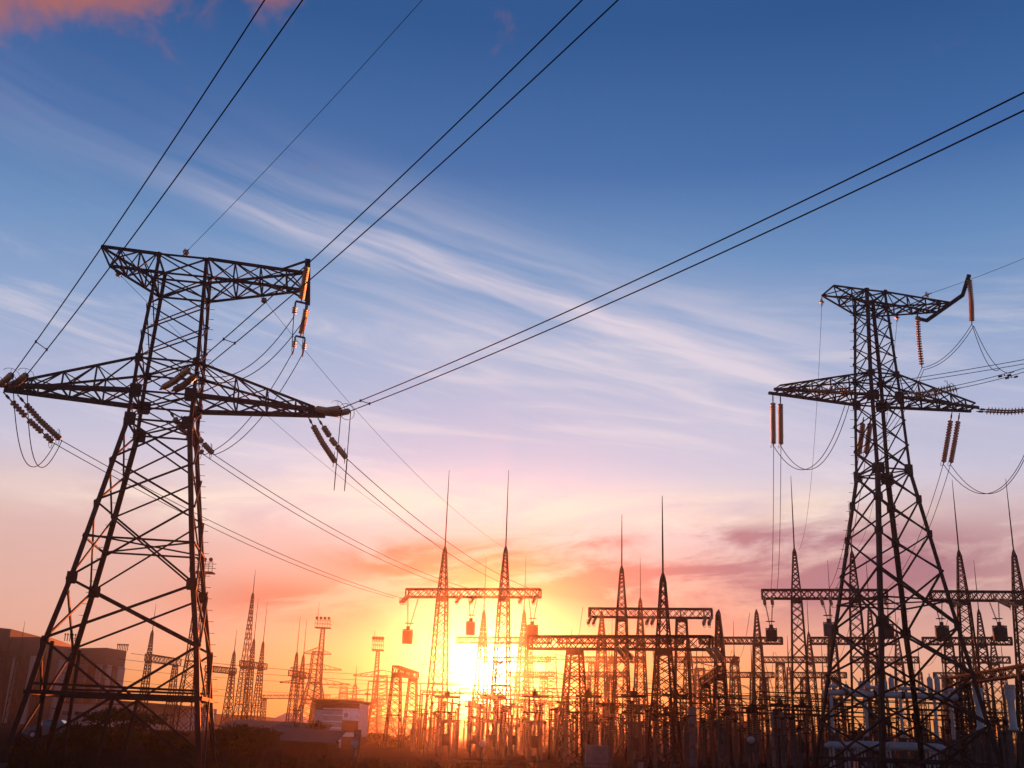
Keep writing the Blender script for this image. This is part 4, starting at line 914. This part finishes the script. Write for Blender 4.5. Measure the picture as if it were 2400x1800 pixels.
def panel(xa, ya, xb, yb, z0, z1, m, par, name='cladding_strip'):
    d = Vector((xb-xa, yb-ya, 0)).normalized(); n = Vector((d.y, -d.x, 0))*.25; mb = MB(); a_, b_ = Vector((xa, ya, 0))+n, Vector((xb, yb, 0))+n
    mb.bar(a_+Vector((0, 0, (z0+z1)/2)), b_+Vector((0, 0, (z0+z1)/2)), .4, z1-z0); mb.build(name, m, par)
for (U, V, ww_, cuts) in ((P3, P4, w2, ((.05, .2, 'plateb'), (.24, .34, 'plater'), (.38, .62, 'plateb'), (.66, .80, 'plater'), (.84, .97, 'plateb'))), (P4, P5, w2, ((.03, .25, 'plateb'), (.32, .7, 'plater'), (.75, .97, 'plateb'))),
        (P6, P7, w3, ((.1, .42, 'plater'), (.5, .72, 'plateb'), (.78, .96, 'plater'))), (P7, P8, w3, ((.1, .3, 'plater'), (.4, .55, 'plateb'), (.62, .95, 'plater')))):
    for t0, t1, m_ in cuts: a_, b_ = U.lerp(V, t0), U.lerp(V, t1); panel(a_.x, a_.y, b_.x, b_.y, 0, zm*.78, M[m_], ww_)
xC, xE = P4.x, P7.x
for (xa_, xb_, yy, zz_) in ((P4.x+.3, P4.x+3.4, P4.y+7, zm), (P7.x+.3, P7.x+2.6, P7.y+6, zr_)):
    for i in range(7):
        v = MB(); x = xa_+(xb_-xa_)*i/6; v.tube([(x, yy, zz_-.2), (x, yy, zz_+.9), (x, yy, zz_+.95), (x, yy, zz_+1.3)], [.09, .09, .17, .17], 8); v.build('roof_vent', M['trap'], w2 if xa_ < P6.x else w3)
o2, xa_, xb_, z_, wl_ = bld('hall', 'long pale low hall in front of the brown power plant', -30, 335, 1648, 240, 25, M['pale'])
for i in range(9):
    f = MB(); x = xa_+(xb_-xa_)*(i+.5)/9; f.box((x, 239.93, z_*.45), 2.6, .12, z_*.18); f.build('window', M['pane'], wl_)
rf = MB(); rf.box(((xa_+xb_)/2, 252.5, z_), xb_-xa_+.8, 26, .35); rf.build('roof', M['roof'], o2)
o3, xa_, xb_, z_, wl_ = bld('hall', 'pale blockish hall right of the low hall, behind the left tower legs', 330, 446, 1655, 210, 20, M['pale'])
rf = MB(); rf.bar((xa_-.3, 209, z_+.3), (xb_+.3, 209, z_-.1), .5, 22, up=(0, 1, 0)); rf.build('roof', M['roof'], o3)
pb, xa2, xb2, z2, wl2 = bld('annex', 'pale flat panel annex on the front of the power plant', 125, 188, 1606, 262, 8, M['pale'])
for i in range(3): f = MB(); x = xa2+(xb2-xa2)*(i+.5)/3; f.box((x, 261.94, z2*.6), 1.4, .1, 1.5); f.build('window', M['pane'], wl2)
o4, xa_, xb_, z_, wl_ = bld('shed', 'far pale shed roofs left of the small white building', 640, 700, 1689, 330, 20, M['pale'])
rf = MB(); mb = rf; mx = (xa_+xb_)/2; 
for s in (0, 1): rf.quad(((xa_-.5, mx)[s], 329, z_+(0, 2.2)[s]), ((mx, xb_+.5)[s], 329, z_+(2.2, 0)[s]), ((mx, xb_+.5)[s], 351, z_+(2.2, 0)[s]), ((xa_-.5, mx)[s], 351, z_+(0, 2.2)[s]))
i = len(rf.v); rf.v += [Vector((xa_-.5, 329, z_)), Vector((xb_+.5, 329, z_)), Vector((mx, 329, z_+2.2))]; rf.f.append((i, i+1, i+2)); rf.build('roof', M['pale'], o4)
# small white building with brick band
Yb = 95; a = atY(740, 1645, Yb); b = atY(806, 1645, Yb); c = atY(849, 1646, Yb+1); zt = a.z
ob = thing('utility_building', ((a.x+c.x)/2, Yb, 0), 'small two-faced white block building with a brick band and slit windows', 'building')
ym = Yb; xr = c.x
mb = MB(); mb.box(((a.x+b.x)/2, Yb+3, -.2), b.x-a.x, 6, zt+.2); wA = mb.build('wall', M['block'], ob)
mb = MB(); mb.box(((b.x+.02+xr)/2, Yb+2.85, .9), xr-b.x-.02, 6.3, zt-.9); wB = mb.build('wall', M['white'], ob); tag(wB, 'smooth white end wall')
mb = MB(); mb.box(((b.x+.02+xr)/2, Yb+2.95, -.2), xr-b.x-.1, 6, 1.1); mb.build('plinth', M['brick'], ob)
for k in range(6):
    jb = MB(); z = .5+k*(zt-.8)/5.5; jb.box(((a.x+b.x)/2+.35, Yb-.02, z), (b.x-a.x)-.7, .05, .09); jb.build('string_course', M['white'], wA)
tp = MB(); tp.box(((a.x+xr)/2, Yb+2.85, zt), xr-a.x+.25, 6.6, .22); tp.build('parapet', M['brick'], ob)
tp = MB(); tp.box(((a.x+b.x)/2, Yb-.015, zt-.62), b.x-a.x-.04, .04, .6); tp.build('brick_band', M['brick'], wA)
tp = MB(); tp.box(((b.x+xr)/2, Yb-.325, zt-2.35), xr-b.x-.06, .05, .95); 
for k in range(8): tp.box((b.x+.12+(xr-b.x-.24)*k/7, Yb-.365, zt-2.35), .05, .05, .95)
tp.build('brick_band', M['brick'], wB)
tp = MB(); tp.box(((b.x+xr)/2, Yb-.325, zt-.42), xr-b.x-.06, .05, .4); tp.build('brick_band', M['brick'], wB)
for s in (.16, .27): wn = MB(); wn.box((b.x+(xr-b.x)*s, Yb-.33, zt-1.15), .09, .06, .32); wn.build('slit_window', M['pane'], wB)
# sheds with sloping roofs
for (px0, px1, py, Y, dep, lab) in ((640, 742, 1716, 82, 5, 'low dark timber shed with sagging sheet roof left of the white building'), (662, 770, 1748, 68, 4, 'lower lean-to shed in front of the timber shed'), (520, 650, 1703, 120, 8, 'long low roof behind the round bushes')):
    a = atY(px0, py, Y); b = atY(px1, py, Y); o = thing('shed', ((a.x+b.x)/2, Y, 0), lab, 'shed'); z = max(.8, (a.z+b.z)/2); mb = MB(); mb.box(((a.x+b.x)/2, Y+dep/2, -.2), b.x-a.x, dep, z+.1); wl_ = mb.build('wall', M['wood'], o)
    for i in range(6): pk = MB(); x = a.x+(b.x-a.x)*(i+.5)/6; pk.box((x, Y-.03, -.1), (b.x-a.x)/7.5, .05, z); pk.build('board', M['wood'], wl_)
    rf = MB(); i = 0; rf.v += [Vector((a.x-.4, Y-.5, z-.08)), Vector((b.x+.4, Y-.5, z-.14)), Vector((b.x+.4, Y+dep+.3, z+.55)), Vector((a.x-.4, Y+dep+.3, z+.62))]; rf.v += [v+Vector((0, 0, .08)) for v in rf.v[:4]]
    rf.f += [(3, 2, 1, 0), (4, 5, 6, 7), (0, 1, 5, 4), (1, 2, 6, 5), (2, 3, 7, 6), (3, 0, 4, 7)]; rf.build('roof', M['roof'], o)
o5, xa_, xb_, z_, wl_ = bld('boundary_wall', 'long dull wall on the skyline right of the low gantry', 1640, 1756, 1695, 190, 6, M['plate'], cat='wall')
cp = MB(); cp.box(((xa_+xb_)/2, 193, z_), xb_-xa_+.3, 6.3, .25); cp.build('coping', M['conc'], o5)

# ------------------------------------------------------------------ parked cars between the left tower legs
def car(label, px, py, Y, m, yaw):
    t = atY(px, py, Y); x, y = t.x, Y; o = thing('parked_car', (x, y, gz(x, y)), label, 'car', 'parked cars'); z = gz(x, y); c_, s_ = math.cos(yaw), math.sin(yaw)
    def PT(u, v, h_): return Vector((x+u*c_-v*s_, y+u*s_+v*c_, z+h_))
    prof = [(-2.0, .28), (-2.05, .6), (-1.9, .82), (-1.2, .9), (-.7, 1.38), (.6, 1.42), (1.15, .95), (1.9, .86), (2.05, .6), (2.0, .28)]
    mb = MB(); k = len(prof)
    for sv, ins in ((-.8, 0), (.8, 0)):
        for (u_, h_) in prof: mb.v.append(PT(u_, sv*(.82 if h_ > 1.2 else 1), h_))
    mb.f += [tuple(range(k)), tuple(reversed(range(k, 2*k)))]+[(i, k+i, k+(i+1) % k, (i+1) % k) for i in range(k)]; mb.build('body', m, o)
    for sv in (-1, 1):
        wn = MB(); wn.v += [PT(-1.05, sv*.79, .95), PT(.95, sv*.79, .97), PT(.55, sv*.70, 1.34), PT(-.65, sv*.70, 1.32)]; wn.f.append((0, 1, 2, 3)); wn.build('side_window', M['pane'], o)
        for uu in (-1.25, 1.25):
            wh = MB(); wh.tube([PT(uu, sv*.66, .3), PT(uu, sv*.84, .3)], .31, 14); wo_ = wh.build('wheel', M['tyre'], o); hb = MB(); hb.tube([PT(uu, sv*.83, .3), PT(uu, sv*.855, .3)], .17, 10); hb.build('hub_cap', M['lamp'], wo_)
    ws = MB(); ws.v += [PT(1.12, -.66, .99), PT(1.12, .66, .99), PT(.66, .62, 1.37), PT(.66, -.62, 1.37)]; ws.f.append((0, 1, 2, 3)); ws.build('windscreen', M['pane'], o)
car('blue car parked behind the left tower left legs', 118, 1752, 88, M['blue'], .15)


# ------------------------------------------------------------------ bushes and trees
def foliage(mb, c, rx, ry, rz, n, rnd, sz):
    nc = max(7, n//170); cl = []
    for _ in range(nc):
        a, uz = rnd.random()*6.283, rnd.uniform(-.95, .9); r = math.sqrt(max(.05, 1-max(uz, 0)**2))*math.sqrt(rnd.random())
        cl.append((Vector((c[0]+rx*r*math.cos(a), c[1]+ry*r*math.sin(a), c[2]+rz*uz)), rnd.uniform(.2, .42)))
    for _ in range(n):
        q, f = rnd.choice(cl); p = q+Vector((rnd.gauss(0, rx*f*.5), rnd.gauss(0, ry*f*.5), rnd.gauss(0, rz*f*.45)))
        if p.z < .02: p.z = rnd.uniform(.02, .4)
        d = Vector((rnd.gauss(0, 1), rnd.gauss(0, 1), rnd.gauss(0, 1))).normalized(); e = d.cross(Vector((rnd.gauss(0, 1), rnd.gauss(0, 1), rnd.gauss(0, 1)))).normalized(); s = sz*rnd.uniform(.6, 1.4)
        i = len(mb.v); mb.v += [p-d*s, p+e*s*.42, p+d*s, p-e*s*.42]; mb.f.append((i, i+1, i+2, i+3))
def bush(name, label, px, py, pyb, Y, wpx, n, sz, m='leaf', seed=0, cat='bush', group=None):
    rnd = random.Random(seed); t = atY(px, py, Y); x = t.x; H_ = max(.8, t.z); rx = wpx/2*Y/2650
    o = thing(name, (x, Y, 0), label, cat, group); st = MB()
    for _ in range(7 if cat == 'bush' else 5):
        a = rnd.random()*6.283; e = Vector((x+math.cos(a)*rx*.55, Y+math.sin(a)*rx*.5, H_*rnd.uniform(.5, .95))); m1 = Vector((x+math.cos(a)*rx*.18, Y+math.sin(a)*rx*.18, H_*.4))
        st.tube([(x+rnd.uniform(-.1, .1), Y, -.1), m1, e], [.09+.012*H_, .05+.006*H_, .015], 5)
        for _k in range(4): d = Vector((rnd.gauss(0, rx*.25), rnd.gauss(0, rx*.25), rnd.uniform(.1, .3)*H_*.6)); p = m1.lerp(e, rnd.uniform(.3, 1)); st.tube([p, p+d], [.025, .008], 4)
    st.build('stem' if cat == 'bush' else 'trunk', M['bark'], o)
    cr = MB(); foliage(cr, (x, Y, H_*.46), rx*.85, rx*.7, H_*.42, n, rnd, sz); cr.build('crown', M[m], o)
BG = 'bushes along the left foreground'
bush('bush', 'big loose bush between the left tower legs, yellowish top', 278, 1655, 1750, 66, 250, 4200, .15, 'leaf', 1, group=BG)
bush('bush', 'lower dark bush left of the big one behind the tower', 190, 1690, 1760, 62, 130, 2200, .13, 'leaf2', 2, group=BG)
bush('bush', 'small low bush at the foot of the left tower left leg', 55, 1735, 1780, 52, 90, 1300, .11, 'leaf', 3, group=BG)
bush('bush', 'low dark bush right of the big one inside the left tower', 395, 1712, 1760, 66, 120, 2200, .13, 'leaf2', 4, group=BG)
bush('bush', 'round olive bush right of the left tower right leg', 560, 1693, 1770, 60, 130, 3400, .12, 'leaf', 5, group=BG)
bush('bush', 'round dark bush between the olive bush and the sheds', 618, 1706, 1770, 64, 100, 2600, .12, 'leaf2', 6, group=BG)
bush('tree', 'leafy tree leaning against the small white building', 712, 1684, 1770, 84, 120, 3600, .14, 'leaf2', 7, 'tree')
bush('tree', 'round tree in front of the white building wall', 760, 1716, 1770, 74, 80, 2200, .12, 'leaf', 8, 'tree')
bush('bush', 'low hedge-like bush in the orange glow right of the white building', 890, 1716, 1760, 110, 90, 2600, .2, 'leaf', 9)
bush('bush', 'low bush in the orange glow before the sun gantry', 965, 1718, 1760, 120, 90, 2200, .2, 'leaf2', 10)
for i, (px, py, wpx, Y) in enumerate(((820, 1712, 90, 150), (1590, 1722, 70, 160), (1660, 1726, 60, 150), (1735, 1724, 66, 150), (1790, 1728, 60, 160), (1990, 1728, 120, 160), (2160, 1730, 120, 170), (2330, 1726, 120, 165), (1010, 1705, 90, 170), (1300, 1708, 100, 180), (1460, 1712, 100, 180))):
    bush('tree', '%s from the left of the low far trees behind the yard' % ORD[i], px, py, 1760, Y, wpx, 1300, .3, 'leaf' if i % 2 else 'leaf2', 20+i, 'tree', 'low far trees behind the yard')
# tall weeds, each a clump
WD = 'weed clumps in the foreground'; rwd = random.Random(9); wproto = []
for v in range(4):
    o = thing('weed_clump', (0, 0, 0), 'prototype', 'weed', WD); mb = MB(); rr = random.Random(v)
    for _ in range(70):
        a = rr.random()*6.283; l = rr.uniform(.25, .75); le = rr.uniform(.05, .35); b0 = Vector((rr.gauss(0, .12), rr.gauss(0, .12), -.05)); tip = b0+Vector((math.cos(a)*le, math.sin(a)*le, l)); md = b0.lerp(tip, .6)+Vector((0, 0, .06)); wv = Vector((-math.sin(a), math.cos(a), 0))*.014
        i = len(mb.v); mb.v += [b0-wv, b0+wv, md+wv, md-wv, tip]; mb.f += [(i, i+1, i+2, i+3), (i+3, i+2, i+4)]
    mb.build('blades', M['grass'], o); wproto.append(o)
for i in range(36):
    k = i % 4; px = rwd.choice((rwd.uniform(20, 900), rwd.uniform(480, 820), rwd.uniform(900, 2380))); Y = rwd.uniform(38, 52); t = atY(px, 1790, Y)
    o = wproto[k] if i < 4 else dup(wproto[k], (0, 0, 0)); o.location = (t.x, Y, gz(t.x, Y)); o.rotation_euler = (0, 0, rwd.random()*6.28); s = rwd.uniform(.7, 1.3); o.scale = (s, s, s)
    o['label'] = 'small clump of dry weeds standing in the dark foreground grass'; o['group'] = WD

# ------------------------------------------------------------------ haze
hz = MB(); hz.box((0, 175, -1.6), 680, 520, 35)
hm = bpy.data.materials.new('haze_air'); hm.use_nodes = True; nt = hm.node_tree; nt.nodes.clear()
pv = nt.nodes.new('ShaderNodeVolumePrincipled'); pv.inputs['Color'].default_value = (.95, .86, .84, 1); pv.inputs['Density'].default_value = 0.00046; pv.inputs['Anisotropy'].default_value = .95
ou = nt.nodes.new('ShaderNodeOutputMaterial'); nt.links.new(pv.outputs[0], ou.inputs['Volume'])
tag(hz.build('haze', hm), kind='stuff')
